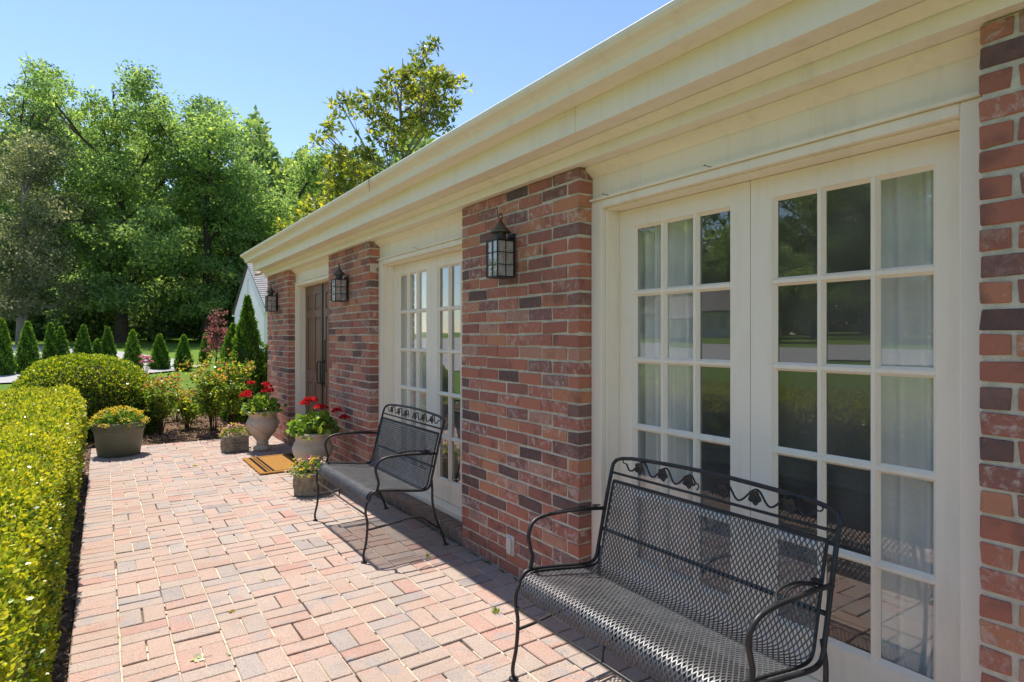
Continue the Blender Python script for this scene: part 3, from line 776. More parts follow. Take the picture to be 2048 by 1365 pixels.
    tot = L[-1]; P3 = np.array([tuple(p) for p in path]); La = np.array(L)
    def on(s): return (np.interp(s, La, P3[:, 0]), np.interp(s, La, P3[:, 2]))
    ww = .0100; hh = .0150; nc = int((Lb - .06) / ww); ns = int(tot / hh); ww = (Lb - .06) / nc
    ctr = [on(tot * k / ns) for k in range(ns + 1)]
    nrm = []
    for k in range(ns + 1):
        a = ctr[max(k - 1, 0)]; b = ctr[min(k + 1, ns)]; dx, dz = b[0] - a[0], b[1] - a[1]; l = math.hypot(dx, dz); nrm.append((-dz / l, dx / l))
    ms = MB(); hw = .0024; ht = .0012
    for c in range(nc + 1):
        base = len(ms.v)
        for k in range(ns + 1):
            yy = .03 + c * ww + (ww / 2 - hw * .5) * (1 if (k + c) % 2 else -1); yy = min(max(yy, .03), Lb - .03)
            x_, z_ = ctr[k]; nx_, nz_ = nrm[k]
            for (ds, dn) in ((-hw, -ht), (hw, -ht), (hw, ht), (-hw, ht)):
                ms.v.append((x_ + nx_ * dn, yy + ds, z_ + nz_ * dn))
        for k in range(ns):
            q = base + 4 * k
            for j in range(4): ms.f.append((q + j, q + (j + 1) % 4, q + 4 + (j + 1) % 4, q + 4 + j))
    B(ms, 'mesh_seat', 'mesh', False)
    return t
def leaf_flat(m, c, ax, sd, L, w=.7):
    ax = ax.normalized(); sd = sd.normalized(); n = ax.cross(sd).normalized() * .0018
    pr = [(0, 0), (.3, w * .4), (.55, w * .5), (.8, w * .35), (1, 0), (.8, -w * .35), (.55, -w * .5), (.3, -w * .4)]
    v = [c + ax * (L * a) + sd * (L * b) + n for a, b in pr] + [c + ax * (L * a) + sd * (L * b) - n for a, b in pr]
    k = len(pr); m.add(v, [tuple(range(k)), tuple(range(2 * k - 1, k - 1, -1))] + [(i, i + k, (i + 1) % k + k, (i + 1) % k) for i in range(k)])
bench('black wrought iron mesh bench in front of the outlet pillar and curtained glass doors', 1.452, 1.062)
bench('black wrought iron mesh bench beside the round viola planter', 1.400, 3.785)

# ================================================================== URNS, POTS, MAT
def urn(label, x, y, crack=False):
    t = thing('stone_urn', label, 'urn', (x, y, 0), 'stone urns by the entry door'); W = Vector((x, y, 0))
    MB().lathe([(.001, .0), (.100, .0), (.112, .012), (.112, .038), (.102, .052), (.082, .060), (.070, .072)], 36).build('foot', M['stoneurn'], t, W, True)
    body = MB().lathe([(.066, .066), (.068, .082), (.078, .088), (.078, .096), (.064, .104), (.078, .130), (.115, .180), (.155, .235), (.183, .290), (.196, .335), (.194, .362), (.186, .378),
                       (.178, .388), (.176, .392), (.182, .396), (.180, .402), (.170, .408), (.163, .425), (.165, .450), (.176, .468), (.200, .480), (.213, .486), (.216, .496), (.212, .506), (.200, .509), (.180, .506), (.165, .486), (.160, .46)], 44)
    b = body.build('body', M['stoneurn'], t, W, True)
    MB().lathe([(.161, .470), (.10, .474), (.001, .476)], 24).build('soil', M['soil'], t, W, True)
    if crack:
        pts = []
        for k in range(26):
            s = k / 25; z = .365 - .205 * s; a0 = math.radians(208 + 92 * s + 3 * math.sin(k * 2.3))
            r = np.interp(z, [.104, .130, .180, .235, .290, .335, .362], [.064, .078, .115, .155, .183, .196, .194])
            pts.append(((r + .0002) * math.cos(a0), (r + .0002) * math.sin(a0), z + .004 * math.sin(k * 1.7)))
        MB().tube(pts, .0019, 5).build('crack', M['soil'], b, W)
    return t
U1 = (1.706, 8.27); U2 = (1.745, 6.155)
urn('cracked cast stone urn of red geraniums in front of the end pillar', *U1, crack=True)
urn('cast stone urn of red geraniums behind the round viola planter', *U2)

def blossom(P, mat, name, par, loc, n=70, r=.034, L=.016, rng=RNG):
    C = np.repeat(np.asarray(P), n, 0); d = unit(rng.normal(size=(len(C), 3))); d[:, 2] = np.abs(d[:, 2]) * .9 - .15
    Q = C + d * r * rng.uniform(.45, 1, (len(C), 1)) * np.array([1, 1, .75])
    return leaves(name, M[mat], par, Q, d + .7 * rng.normal(size=d.shape), L, L * .95, rng.uniform(0, 1, len(C)), oval=True, loc=loc)
RV = np.array([CA, -SA, 0]); FV = np.array([SA, CA, 0])
def geranium(label, ux, uy, heads, seed):
    r = np.random.default_rng(seed); t = thing('geranium', label, 'plant', (ux, uy, .476), 'geraniums in the urns'); W = Vector((ux, uy, .476))
    n = 300; d = unit(r.normal(size=(n, 3))); d[:, 2] = np.abs(d[:, 2]); rad = r.uniform(.45, 1, n) ** .6
    P = d * rad[:, None] * np.array([.235, .235, .215]); P[:, 2] += .005
    P[:, :2] += r.normal(0, .02, (n, 2))
    ax = r.normal(size=(n, 3)); ax[:, 2] *= .45; ax += d * .8
    Lf = r.uniform(.035, .068, n)
    leaves('foliage', M['geran'], t, P, ax, Lf, Lf * 1.05, np.clip(.25 + .5 * r.uniform(0, 1, n) + .25 * r.normal(size=n), 0, 1), oval=True, loc=W, fold=.25, rng=r)
    st = MB(); hp = []
    for (dr, df, z) in heads:
        e = RV * dr + FV * df + np.array([0, 0, z - .476]); hp.append(e)
        st.tube([(e[0] * .15, e[1] * .15, 0), (e[0] * .6, e[1] * .6, e[2] * .55), tuple(e)], [.005, .004, .003], 5)
    for k in range(46):
        q = P[k]; st.tube([(q[0] * .15, q[1] * .15, -.004), (q[0] * .6, q[1] * .6, q[2] * .6), tuple(q)], [.004, .003, .002], 4)
    st.build('stem', M['stem'], t, W)
    for i, e in enumerate(hp): blossom([e], 'petalred', 'flower_head', t, W, 90, .046, .020, r)
geranium('red geranium with lime leaves growing in the cracked stone urn', *U1, [(-.13, -.05, .862), (-.20, .02, .735), (-.165, -.05, .70), (.07, .0, .815), (.015, .05, .745), (.105, -.03, .765), (.0, .1, .84), (-.235, -.02, .70)], 5)
geranium('red geranium with lime leaves in the urn behind the round planter', *U2, [(-.045, 0, .825), (-.01, .05, .815), (-.07, -.03, .79), (.068, -.02, .752), (.10, .03, .74), (.235, .02, .712), (.315, .0, .648)], 6)

def violas(label, loc, rx, ry, seed, spread=1.0):
    r = np.random.default_rng(seed); t = thing('viola_plant', label, 'plant', loc, 'viola plants in stone planters'); W = Vector(loc)
    n = 520; d = unit(r.normal(size=(n, 3))); d[:, 2] = np.abs(d[:, 2]); P = d * (r.uniform(.3, 1, n) ** .5)[:, None] * np.array([rx, ry, .12])
    leaves('foliage', M['geran'], t, P, d + .8 * r.normal(size=(n, 3)), r.uniform(.018, .034, n), r.uniform(.010, .016, n), r.uniform(0, .8, n), loc=W, rng=r)
    k = 105; d = unit(r.normal(size=(k, 3))); d[:, 2] = np.abs(d[:, 2]); Q = d * r.uniform(.85, 1.15, (k, 1)) * np.array([rx, ry, .14]); Q[:, 2] += .012
    tn = r.choice([.05, .2, .35, .4, .55, .6, .72, .8, .92], k)
    C = np.repeat(Q, 5, 0); T = np.clip(np.repeat(tn, 5) + r.normal(0, .03, k * 5), 0, 1)
    dd = unit(np.repeat(d, 5, 0) * .4 + r.normal(size=C.shape))
    tag(leaves('petals', M['petalmix'], t, C, dd, .017, .016, T, oval=True, loc=W, rng=r), kind='stuff')
    st = MB()
    for q in Q[:40]: st.tube([(q[0] * .4, q[1] * .4, -.008), tuple(q)], .0016, 4)
    st.build('stem', M['stem'], t, W)
# square planter
sx, sy = 1.40, 8.42
t = thing('stone_planter', 'square weathered stone planter of violas beside the cracked urn', 'planter', (sx, sy, 0), 'small stone planters'); W = Vector((sx, sy, 0))
pm = MB(); rr = np.random.default_rng(2)
for a, b, c, d in ((-.145, .145, -.145, -.112), (-.145, .145, .112, .145), (-.145, -.112, -.1117, .1117), (.112, .145, -.1117, .1117)):
    pm.cbox(a, b, c, d, .002, .205, .006, .001, rr)
pm.box(-.12, .12, -.12, .12, .004, .02); pm.build('box', M['concrete'], t, W)
car = MB()
for fx, fy in ((-1, 0), (0, -1)):                      # carved bosses on the faces that show
    for k in range(7):
        a = 2 * math.pi * k / 6; rad = .045 if k < 6 else 0
        u_, z_ = rad * math.cos(a), .105 + rad * math.sin(a)
        c = (fx * .146, u_, z_) if fx else (u_, fy * .146, z_)
        car.lathe([(.001, .012), (.014, .010), (.022, .002), (.022, -.006), (.002, -.014)], 8, c)
car.build('carving', M['concrete'], t, W, True)
MB().box(-.1115, .1115, -.1115, .1115, .021, .185).build('soil', M['soil'], t, W)
violas('yellow and pink violas spilling from the square stone planter', (sx, sy, .187), .175, .165, 21)
# round planter
sx, sy = 1.603, 5.73
t = thing('stone_planter', 'round weathered stone planter of violas beside the far bench', 'planter', (sx, sy, 0), 'small stone planters'); W = Vector((sx, sy, 0))
MB().lathe([(.001, .001), (.140, .001), (.146, .012), (.146, .03), (.142, .036), (.145, .06), (.150, .165), (.154, .172), (.156, .192), (.152, .204), (.142, .206), (.132, .20), (.130, .17)], 40, jit=.008).build('body', M['concrete'], t, W, True)
car = MB()
for k in range(16):
    a = 2 * math.pi * k / 16
    car.tube([(.145 * math.cos(a + s * .22), .145 * math.sin(a + s * .22), .05 + .11 * s + .0) for s in (0, .25, .5, .75, 1)], [.006, .011, .009, .011, .005], 6)
car.build('carving', M['concrete'], t, W, True)
MB().lathe([(.131, .180), (.001, .184)], 24).build('soil', M['soil'], t, W)
violas('yellow, white and pink violas in the round stone planter', (sx, sy, .184), .20, .19, 22)
# green tub
gx, gy = .17, 8.93
t = thing('green_pot', 'large olive green plastic pot at the end of the clipped hedge', 'pot', (gx, gy, 0)); W = Vector((gx, gy, 0))
MB().lathe([(.001, .002), (.212, .002), (.225, .012), (.262, .29), (.266, .30), (.270, .302), (.278, .36), (.282, .366), (.284, .388), (.292, .398), (.290, .408), (.276, .408), (.266, .37), (.262, .34)], 56).build('pot_body', M['greenpot'], t, W, True)
den = MB()
for k in range(52):
    a = 2 * math.pi * k / 52; c, s = math.cos(a), math.sin(a); r0, r1 = .2705, .2775
    den.tube([(r0 * c, r0 * s, .312), ((r0 + .004) * c, (r0 + .004) * s, .332), (r1 * c, r1 * s, .354)], [.005, .006, .005], 5)
den.build('rim_flutes', M['greenpot'], t, W, True)
MB().lathe([(.264, .355), (.001, .362)], 28).build('soil', M['soil'], t, W)
def yellow_plant():
    r = np.random.default_rng(31); loc = (gx, gy, .358); W = Vector(loc)
    t = thing('yellow_flowers', 'low mound of yellow flowers filling the green pot', 'plant', loc)
    n = 520; d = unit(r.normal(size=(n, 3))); d[:, 2] = np.abs(d[:, 2]); P = d * (r.uniform(.35, 1, n) ** .5)[:, None] * np.array([.29, .29, .19])
    ax = d + .7 * r.normal(size=(n, 3)); ax[:, 2] *= .5
    leaves('foliage', M['geran'], t, P, ax, r.uniform(.04, .065, n), r.uniform(.024, .036, n), r.uniform(0, .75, n), oval=True, loc=W, rng=r)
    k = 78; d = unit(r.normal(size=(k, 3))); d[:, 2] = np.abs(d[:, 2]) + .12; d = unit(d); Q = d * np.array([.31, .31, .225])
    C = np.repeat(Q, 12, 0) + r.normal(0, .011, (k * 12, 3)); dd = r.normal(size=C.shape); dd[:, 2] = np.abs(dd[:, 2]) * .4
    tag(leaves('petals', M['petalyel'], t, C, dd, .018, .016, r.uniform(0, 1, len(C)), oval=True, loc=W, rng=r), kind='stuff')
    st = MB()
    for q in P[:60]: st.tube([(q[0] * .3, q[1] * .3, 0), tuple(q)], .0025, 4)
    for q in Q: st.tube([(q[0] * .5, q[1] * .5, .03), tuple(q)], .0018, 4)
    st.build('stem', M['stem'], t, W)
yellow_plant()
# coir doormat with stripes standing a little proud
mx0, mx1, my0, my1 = 1.372, 1.965, 6.755, 7.735
t = thing('doormat', 'tan coir doormat with black stripes before the entry door', 'doormat', ((mx0 + mx1) / 2, (my0 + my1) / 2, 0))
rr = np.random.default_rng(9)
dm = MB().cbox(mx0, mx1, my0, my1, .003, .021, .004)
for k in range(900):
    e = rr.integers(4); q = rr.uniform()
    p = [(mx0, my0 + q * (my1 - my0)), (mx1, my0 + q * (my1 - my0)), (mx0 + q * (mx1 - mx0), my0), (mx0 + q * (mx1 - mx0), my1)][e]
    dx, dy = [(-1, 0), (1, 0), (0, -1), (0, 1)][e]; l = rr.uniform(.004, .011)
    dm.add([(p[0] - dy * .002, p[1] - dx * .002, .018), (p[0] + dy * .002, p[1] + dx * .002, .018), (p[0] + dx * l, p[1] + dy * l, .006 + rr.uniform(0, .01))], [(0, 1, 2)])
dm.build('pile', M['coir'], t)
for xa, xb in ((mx0 + .055, mx0 + .088), (mx0 + .104, mx0 + .117), (mx0 + .133, mx0 + .160), (mx1 - .088, mx1 - .055), (mx1 - .117, mx1 - .104), (mx1 - .160, mx1 - .133)):
    MB().cbox(xa, xb, my0 + .045, my1 - .045, .019, .0228, .0012).build('stripe', M['matblack'], t)
for ya, yb in ((my0 + .045, my0 + .056), (my1 - .056, my1 - .045)):
    MB().cbox(mx0 + .1605, mx1 - .1605, ya, yb, .019, .0226, .001).build('stripe', M['matblack'], t)

# small things
oy = 3.076
t = thing('outlet_cover', 'pale weatherproof outlet cover low on the brick pillar', 'outlet cover', (XB, oy, .185))
MB().cbox(XB - .012, XB + .001, oy - .037, oy + .037, .126, .246, .002).build('plate', M['white'], t)
pr = []
for k in range(24):
    a = 2 * math.pi * k / 24; pr.append((oy + .025 * math.cos(a), .186 + .025 * math.sin(a) + (.026 if math.sin(a) > 0 else -.026)))
v = [(XB - .0245, a, b) for a, b in pr] + [(XB - .0115, a, b) for a, b in pr]
MB().add(v, [tuple(range(23, -1, -1))] + [(i, (i + 1) % 24, (i + 1) % 24 + 24, i + 24) for i in range(24)]).build('lid', M['white'], t)
t = thing('security_camera', 'small bullet security camera under the eave corner', 'camera', (1.99, 9.72, 2.41))
MB().tube([(2.0, 9.702, 2.415), (1.985, 9.72, 2.412), (1.965, 9.73, 2.405)], .008, 6).lathe([(.001, 0), (.022, 0), (.022, .008), (.001, .012)], 12, (1.995, 9.715, 2.424)).build('mount', M['white'], t)
MB().tube([(1.99, 9.735, 2.408), (1.925, 9.725, 2.395), (1.905, 9.722, 2.391)], [.021, .021, .018], 12).build('camera_body', M['white'], t, None, True)
MB().tube([(1.9045, 9.722, 2.391), (1.900, 9.7213, 2.390)], .014, 10).build('lens', M['darkmetal'], t)
p = at(488, 7.80)
t = thing('turtle_ornament', 'tiny grey stone turtle ornament beside the square planter', 'ornament', (p.x, p.y, 0)); W = Vector((p.x, p.y, 0))
MB().lathe([(.052, .012), (.050, .022), (.040, .038), (.022, .048), (.001, .051)], 18).lathe([(.001, .006), (.045, .008), (.052, .012)], 18).build('shell', M['graystone'], t, W, True)
tm = MB()
for a in (40, 140, 220, 320):
    c, s = math.cos(math.radians(a)), math.sin(math.radians(a)); tm.tube([(.035 * c, .035 * s, .014), (.058 * c, .058 * s, .010), (.068 * c, .068 * s, .006)], [.011, .011, .006], 8)
tm.build('flipper', M['graystone'], t, W, True)
MB().tube([(.04, 0, .018), (.066, .004, .024), (.082, .006, .024), (.088, .006, .022)], [.009, .010, .011, .004], 8).build('head', M['graystone'], t, W, True)
p = Vector((-.045, 9.26, 0))
t = thing('garden_light', 'tiny square tan garden light in shade beside the green pot', 'light', p)
MB().cbox(-.022, .022, -.022, .022, .075, .125, .003).build('housing', M['white'], t, p)
MB().box(-.012, .012, -.0235, -.0215, .088, .112).build('face', M['copper'], t, p)
MB().tube([(0, 0, -.03), (0, 0, .076)], .006, 6).build('stake', M['darkmetal'], t, p)
def fallen(u, v, L, tint, label, seed):
    r = np.random.default_rng(seed); d = F * H0 / (v - HY); q = at(u, d, .002)
    t = thing('fallen_leaf', label, 'leaf', q, 'leaves dropped on the pavers')
    nn = 5; an = np.array([-1.3, -.65, 0, .65, 1.3]) + r.uniform(0, 6)
    Ax = np.stack([np.cos(an), np.sin(an), np.full(nn, .10)], 1)
    P = np.zeros((nn, 3)); P[:, 2] = .003
    leaves('blade', M['fallen'], t, P, Ax, L * np.array([.55, .8, 1, .8, .55]), L * .5, np.full(nn, tint), oval=True, loc=q, fold=.04, rng=r)
    MB().tube([(0, 0, .003), (-math.cos(an[2]) * L * .7, -math.sin(an[2]) * L * .7, .004)], .0012, 4).build('stalk', M['stem'], t, q)
fallen(405, 1318, .055, .95, 'pale lobed leaf lying flat on the pavers', 1)
fallen(457, 1311, .022, .8, 'tiny pale green leaf in a paver joint', 2)
fallen(525, 1161, .018, .05, 'tiny yellow leaf on the pavers nearest the pale lobed leaf', 3)
fallen(460, 1225, .03, .15, 'curled yellow leaf on a pinkish paver', 4)
fallen(389, 932, .05, .02, 'yellow leaf on the pavers near the green pot', 5)
def weed(u, v, h, label, seed):
    r = np.random.default_rng(seed); d = F * H0 / (v - HY); q = at(u, d, -.004)
    t = thing('weed', label, 'weed', q, 'weeds in the paver joints')
    n = 26; Ax = r.normal(size=(n, 3)) * .55; Ax[:, 2] = 1
    leaves('blades', M['geran'], t, r.normal(0, .006, (n, 3)) * np.array([1, 1, 0]), Ax, r.uniform(.5, 1, n) * h, h * .14, r.uniform(.3, 1, n), loc=q, rng=r)
weed(855, 1113, .035, 'small weed tuft in the paver joint under the far bench', 1)
weed(992, 1226, .045, 'small grass tuft in the joint between the two benches', 2)
weed(236, 1276, .015, 'tiny weed in the joint beside the soldier course', 3)
weed(607, 1083, .02, 'tiny weed in the joint left of the far bench', 4)

r = np.random.default_rng(88); n = 520
P = np.empty((n, 3)); P[:, 0] = 2.058 + r.normal(0, .006, n); P[:, 1] = np.concatenate([r.uniform(2.45, 3.7, 240), r.uniform(3.7, 5.4, 200), r.uniform(5.5, 8.4, 80)]); P[:, 2] = -.006
P[:240, 1] = 2.45 + 1.25 * (np.floor(r.uniform(0, 7, 240)) / 7 + r.normal(0, .02, 240)); P[240:440, 0] += .012
Ax = r.normal(size=(n, 3)) * .7; Ax[:, 2] = np.abs(Ax[:, 2]) + .5
tag(leaves('moss', M['hedge'], None, P, Ax, r.uniform(.008, .022, n), r.uniform(.004, .009, n), r.uniform(0, .45, n), rng=r), 'thin moss growing along the foot of the brick wall', 'moss', kind='stuff')
n = 240; P = np.empty((n, 3)); P[:, 0] = r.uniform(-.1, 1.95, n); P[:, 1] = r.uniform(1.2, 9.5, n); P[:, 2] = .0015
Ax = r.normal(size=(n, 3)); Ax[:, 2] *= .08
tag(leaves('litter', M['chip'], None, P, Ax, r.uniform(.005, .014, n), r.uniform(.003, .006, n), r.uniform(0, 1, n), rng=r, fold=.05), 'tiny dry plant litter scattered over the pavers', 'litter', kind='stuff')

# ================================================================== HEDGES AND SHRUBS
def vnoise(P, s, seed):
    r = np.random.default_rng(seed); k = r.normal(size=(6, 3)) * s; ph = r.uniform(0, 6.28, 6)
    return np.sin(P @ k.T + ph).mean(1)
def hedge():
    r = np.random.default_rng(41); hx0, hx1, hy0, hy1, hz = -1.75, -.195, .1, 8.15, .90
    t = thing('hedge', 'long flat clipped boxwood hedge with lime new growth beside the pavers', 'hedge', ((hx0 + hx1) / 2, 4, 0)); W = Vector(t.location)
    Ps = []; Ns = []; sz = []
    def surf(n, kind, ya, yb, xa=hx0, xb=hx1):
        y = r.uniform(ya, yb, n); q = r.uniform(0, 1, n)
        if kind == 'top': P = np.stack([xa + (xb - xa) * q, y, np.full(n, hz)], 1); N = np.tile([0, 0, 1.], (n, 1))
        elif kind == 'side': P = np.stack([np.full(n, hx1), y, .06 + (hz - .06) * q], 1); N = np.tile([1., 0, 0], (n, 1))
        elif kind == 'back': P = np.stack([np.full(n, hx0), y, .06 + (hz - .06) * q], 1); N = np.tile([-1., 0, 0], (n, 1))
        elif kind == 'end': P = np.stack([xa + (xb - xa) * r.uniform(0, 1, n), np.full(n, hy1), .06 + (hz - .06) * q], 1); N = np.tile([0, 1., 0], (n, 1))
        # round the shoulders
        R = .16
        for ax, lim, s in ((0, hx1, 1), (0, hx0, -1), (1, hy1, 1)):
            dx = np.clip(s * (P[:, ax] - (lim - s * R)), 0, R); dz = np.clip(P[:, 2] - (hz - R), 0, R)
            both = (dx > 0) & (dz > 0); l = np.hypot(dx, dz); f = np.where(both & (l > R), R / np.maximum(l, 1e-6), 1.0)
            P[:, ax] = np.where(both, lim - s * R + s * dx * f, P[:, ax]); P[:, 2] = np.where(both, hz - R + dz * f, P[:, 2])
            nn = np.zeros_like(N); nn[:, ax] = s * dx; nn[:, 2] = dz; N[both] = unit(nn[both] + 1e-9)
        return P, N
    def emit(n, kind, ya, yb, L, xa=hx0, xb=hx1, oval=False):
        P, N = surf(n, kind, ya, yb, xa, xb)
        if kind == 'top':                             # keep what can be seen dense, thin the rest
            keep = (P[:, 0] > -.125 * P[:, 1] - .22) | (r.uniform(0, 1, n) < .22); P, N = P[keep], N[keep]; n = len(P)
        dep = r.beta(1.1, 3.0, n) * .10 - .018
        lump = .026 * vnoise(P, 9, 3) + .024 * vnoise(P, 26, 4) + .030 * vnoise(P, 60, 6)
        P = P + N * (lump - dep)[:, None]
        if kind == 'side': P[:, 0] -= .035 * np.clip((.3 - P[:, 2]) / .3, 0, 1)
        ax = N * .55 + r.normal(size=(n, 3)) * .62; ax[:, 2] += .35
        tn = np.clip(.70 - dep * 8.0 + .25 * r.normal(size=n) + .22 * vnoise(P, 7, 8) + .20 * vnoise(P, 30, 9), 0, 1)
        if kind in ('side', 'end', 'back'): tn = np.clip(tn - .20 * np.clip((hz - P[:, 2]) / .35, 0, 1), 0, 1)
        s = L * r.uniform(.72, 1.25, n)
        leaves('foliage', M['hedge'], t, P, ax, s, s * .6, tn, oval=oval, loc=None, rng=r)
    for kind, ya, yb, L, n, ov in (('top', .3, 2.4, .0155, 40000, True), ('top', 2.4, 4.6, .0175, 50000, True), ('top', 4.6, 8.1, .025, 42000, False),
                                   ('side', .9, 3.2, .0165, 44000, True), ('side', 3.2, 5.4, .020, 34000, False), ('side', 5.4, 8.1, .026, 28000, False),
                                   ('end', 8.1, 8.1, .028, 14000, False), ('back', .2, 8.1, .055, 5000, False)):
        emit(n, kind, ya, yb, L, oval=ov)
    # inner twigs and dense shaded heart
    MB().cbox(hx0 + .12, hx1 - .10, hy0, hy1 - .10, .05, hz - .095, .08).build('branches', M['twig'], t)
    st = MB()
    for k in range(420):                              # new shoots that stand a little above the clipped face
        y = r.uniform(.6, 6.5); x = r.uniform(max(hx0, -.13 * y - .25), hx1 - .02)
        st.tube([(x, y, hz - .06), (x + r.normal(0, .012), y + r.normal(0, .012), hz + r.uniform(.0, .035))], [.0014, .0007], 3)
    for k in range(160):
        y = r.uniform(.8, 8.0); x = hx1 - .10 - r.uniform(0, .1)
        st.tube([(x - .1, y, -.03), (x, y + r.normal(0, .04), .25), (hx1 - .03 + r.normal(0, .01), y + r.normal(0, .08), r.uniform(.3, .8))], [.008, .005, .002], 4)
    st.build('stem', M['twig'], t)
hedge()
def mound(name, label, c, rad, hgt, n, L, mat, seed, cat='shrub', pw=2.6):
    r = np.random.default_rng(seed); t = thing(name, label, cat, (c[0], c[1], 0)); W = Vector((c[0], c[1], 0))
    d = unit(r.normal(size=(n, 3))); d[:, 2] = np.abs(d[:, 2])
    e = (np.abs(d[:, 0] / rad) ** pw + np.abs(d[:, 1] / rad) ** pw + np.abs(d[:, 2] / hgt) ** pw) ** (-1 / pw)
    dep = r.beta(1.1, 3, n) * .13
    P = d * e[:, None]; N = unit(d / np.array([rad, rad, hgt]) ** 1.3)
    P = P + N * (.03 * vnoise(P, 5, 3) + .02 * vnoise(P, 16, 5) + .025 * vnoise(P, 40, 6) - dep)[:, None]
    P[:, 2] = np.maximum(P[:, 2], .02)
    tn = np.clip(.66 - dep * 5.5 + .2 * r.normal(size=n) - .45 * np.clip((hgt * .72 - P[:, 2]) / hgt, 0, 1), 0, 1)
    s = L * r.uniform(.7, 1.25, n)
    ax = N * .6 + r.normal(size=(n, 3)) * .6; ax[:, 2] += .3
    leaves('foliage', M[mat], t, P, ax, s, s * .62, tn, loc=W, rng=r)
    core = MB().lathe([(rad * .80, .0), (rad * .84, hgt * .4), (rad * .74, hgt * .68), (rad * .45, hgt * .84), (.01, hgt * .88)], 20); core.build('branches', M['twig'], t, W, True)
mound('boxwood', 'rounded boxwood mound behind the flat hedge and green pot', (-.22, 10.95), .96, 1.17, 46000, .034, 'hedge', 51)

def arbor(name, label, x, y, H, R, seed, z0=0.0, twin=None, group='arborvitae in the row along the street', n=5200, L=.085, mat='arb', pf=(.80, 1.0, .95, .70, .40, .20, .02), rough=1.0):
    r = np.random.default_rng(seed); t = thing(name, label, 'arborvitae', (x, y, z0), group); W = Vector((x, y, z0))
    parts = [(0, 0, H, R, n)] + ([twin] if twin else [])
    t.rotation_euler = (r.normal(0, .018), r.normal(0, .018), 0); tn0 = r.normal(0, .07)
    Ps, As, Ts, Ls = [], [], [], []
    core = MB()
    for (dx, dy, h, rad, k) in parts:
        s = r.uniform(0, 1, k) ** 1.25; z = h * (.02 + .97 * s)
        prof = np.interp(s, [0, .07, .22, .5, .75, .9, 1], pf) * rad
        a = r.uniform(0, 2 * math.pi, k); lump = 1 + rough * (.10 * np.sin(a * 5 + z * 9 + seed) + .09 * np.sin(a * 8 - z * 17) + .06 * np.sin(z * 31 + a * 3)) + .06 * r.normal(size=k)
        rr = prof * lump * (1 - .30 * r.beta(1, 2.6, k))
        P = np.stack([dx + rr * np.cos(a), dy + rr * np.sin(a), z], 1)
        ax = np.stack([np.cos(a) * .55, np.sin(a) * .55, np.full(k, .95)], 1) + r.normal(0, .32, (k, 3))
        Ps.append(P); As.append(ax); Ts.append(np.clip(.42 + tn0 + .30 * r.normal(size=k) + .16 * np.sin(a * 5 + z * 9 + seed) + .12 * s, 0, 1)); Ls.append(L * r.uniform(.6, 1.3, k))
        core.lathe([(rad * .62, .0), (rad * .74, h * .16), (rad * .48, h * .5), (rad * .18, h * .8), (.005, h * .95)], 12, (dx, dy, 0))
    P = np.concatenate(Ps); Lc = np.concatenate(Ls)
    leaves('crown', M[mat], t, P, np.concatenate(As), Lc, Lc * .42, np.concatenate(Ts), loc=W, rng=r)
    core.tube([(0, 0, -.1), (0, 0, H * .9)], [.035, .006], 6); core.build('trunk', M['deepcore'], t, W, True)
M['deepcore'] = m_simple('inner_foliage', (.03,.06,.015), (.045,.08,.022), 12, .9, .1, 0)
row = [(5, 640, 20.2, 25, None, 'arborvitae at the street end of the row, broad and full'), (57, 645, 21.0, 27, None, 'broad arborvitae second from the street end of the row'),
       (104, 648, 22.0, 20, (.30, .05, 1.62, .26, 2600), 'arborvitae with two tips growing close together'), (163, 652, 22.6, 23, None, 'arborvitae between the two-tipped one and the one with a low side shoot'),
       (216, 656, 23.0, 20, (-.34, .0, 1.15, .22, 1800), 'arborvitae with a low side shoot'), (265, 662, 23.2, 21, None, 'slim arborvitae beside the pink flower stalk'),
       (320, 670, 23.4, 22, None, 'arborvitae behind the lower rose shrub'), (367, 672, 23.4, 20, None, 'arborvitae behind the taller rose shrub'),
       (410, 668, 27.0, 13, None, 'smallest arborvitae beside the purple leaved tree')]
for i, (u, yt, D, hw, tw, lb) in enumerate(row):
    p = at(u, D); z0 = terr(p.x, p.y) - .05; zt = H0 - (yt - HY) * D / F
    if tw: tw = tuple(tw)
    arbor('arborvitae', lb, p.x, p.y, zt - z0, hw * D / F * .74, 60 + i, z0, tw)
p = at(496, 10.6); arbor('arborvitae', 'tallest dense arborvitae at the corner of the brick house', p.x, p.y, 2.16, .47, 80, 0, (.30, -.16, 1.30, .30, 5000), 'arborvitae by the house corner', 15000, .055, pf=(.85, 1.0, .86, .50, .25, .12, .02), rough=1.7)
p = at(463, 13.0); arbor('arborvitae', 'bright green arborvitae behind the taller rose shrub near the house corner', p.x, p.y, 1.72, .36, 81, 0, None, 'arborvitae by the house corner', 6500, .06)

